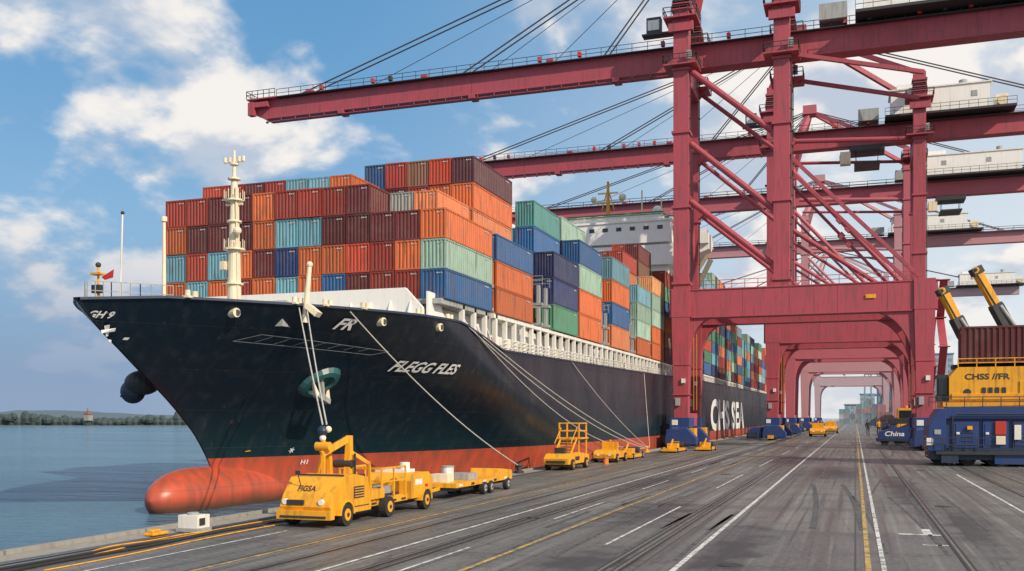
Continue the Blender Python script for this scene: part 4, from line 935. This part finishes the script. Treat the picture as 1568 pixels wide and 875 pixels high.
person(2.6,225,2.0,1,0,TROU); person(4.9,232,2.05,-1,.2,VEST); person(6.2,205,1.7,1,R(180),TROU)
# ------------------------------------------------------------ world, sun, camera
SUN=Vector((.74,-.42,.56)).normalized()
el=math.asin(SUN.z); az=math.atan2(SUN.x,SUN.y)
wd=bpy.data.worlds.new("World"); scene.world=wd; wd.use_nodes=True; nt=wd.node_tree; L=nt.links.new
bg=nt.nodes['Background']; bg.inputs[1].default_value=.1
sky=nn(nt,'ShaderNodeTexSky'); sky.sky_type='NISHITA'; sky.sun_disc=False; sky.sun_elevation=el; sky.sun_rotation=az; sky.air_density=1.0; sky.dust_density=.6; sky.ozone_density=2.0
tc=nn(nt,'ShaderNodeTexCoord'); sp=nn(nt,'ShaderNodeSeparateXYZ'); L(tc.outputs['Generated'],sp.inputs[0])
def mth(op,a,b=None,c=None):
    k=nn(nt,'ShaderNodeMath',operation=op)
    for i,v in enumerate((a,b,c)):
        if v is None: continue
        if isinstance(v,(int,float)): k.inputs[i].default_value=v
        else: L(v,k.inputs[i])
    return k.outputs[0]
def mr(src,a,b,c,d,sm=True):
    k=nn(nt,'ShaderNodeMapRange'); k.interpolation_type='SMOOTHSTEP' if sm else 'LINEAR'
    for i,v in enumerate((a,b,c,d)): k.inputs[i+1].default_value=v
    L(src,k.inputs[0]); return k.outputs[0]
def mix(f,a,c):
    k=nn(nt,'ShaderNodeMix',data_type='RGBA')
    if isinstance(f,float): k.inputs[0].default_value=f
    else: L(f,k.inputs[0])
    for i,v in ((6,a),(7,c)):
        if isinstance(v,tuple): k.inputs[i].default_value=(*v,1)
        else: L(v,k.inputs[i])
    return k.outputs[2]
X,Y,Z=sp.outputs
den=mth('ADD',Z,.42); cv=nn(nt,'ShaderNodeCombineXYZ'); L(mth('DIVIDE',X,den),cv.inputs[0]); L(mth('DIVIDE',Y,den),cv.inputs[1]); cv.inputs[2].default_value=7.4
def cn(scale,det,ro,dist=.0,off=None):
    n=nn(nt,'ShaderNodeTexNoise'); n.inputs['Scale'].default_value=scale; n.inputs['Detail'].default_value=det; n.inputs['Roughness'].default_value=ro; n.inputs['Distortion'].default_value=dist
    if off:
        a=nn(nt,'ShaderNodeVectorMath',operation='ADD'); a.inputs[1].default_value=off; L(cv.outputs[0],a.inputs[0]); L(a.outputs[0],n.inputs['Vector'])
    else: L(cv.outputs[0],n.inputs['Vector'])
    return n.outputs['Fac']
c1_=cn(4.2,10,.52,.15); c2_=cn(4.2,5,.5,.15,(.05,-.06,.0)); c3_=cn(1.5,3,.5,0,(5,3,0))
haze=mth('MULTIPLY',mr(X,-.5,.15,0,1),mr(Z,0,.6,1,.35))
lowb=mth('MULTIPLY',mr(X,-.35,-.68,0,1),mr(Z,.03,.22,1,0))
blue=mix(mr(Z,.02,.42,0,1),(3.0,5.2,7.4),(1.2,3.8,7.0))
skyc=mix(.66,sky.outputs[0],blue)
skyc=mix(mth('MULTIPLY',haze,.88),skyc,(8.0,8.5,8.9))
skyc=mix(mth('MULTIPLY',mr(Z,0,.1,1,0),.6),skyc,(7.6,7.5,7.5))
shade=mr(mth('SUBTRACT',c1_,c2_),-.07,.05,0,1)
ccol=mix(shade,(5.3,6.0,7.1),(9.6,9.1,8.6))
cov=mth('ADD',mth('ADD',c1_,mth('MULTIPLY',mth('SUBTRACT',c3_,.5),.3)),mr(X,-.7,.1,.025,.05))
cm=mth('MULTIPLY',mr(cov,.48,.61,0,.95),mr(Z,.02,.14,.4,1))
out=mix(cm,skyc,ccol)
out=mix(mth('MULTIPLY',lowb,.78),out,(1.8,2.9,4.9))
L(out,bg.inputs[0])
sl=bpy.data.lights.new('sun','SUN'); sl.energy=4.4; sl.angle=R(.5); sl.color=(1,.85,.66)
so=bpy.data.objects.new('sun',sl); COL.objects.link(so); so.rotation_euler=SUN.to_track_quat('Z','Y').to_euler()
cam=bpy.data.cameras.new('camera'); co=bpy.data.objects.new('camera',cam); COL.objects.link(co); scene.camera=co
cam.sensor_width=36; cam.lens=34.44; cam.shift_y=.129; cam.clip_end=12000; cam.clip_start=.1
co.location=(0,0,4); co.rotation_euler=(R(90),0,R(19.31))
scene.view_settings.view_transform='Standard'; scene.view_settings.look='None'; scene.view_settings.exposure=0
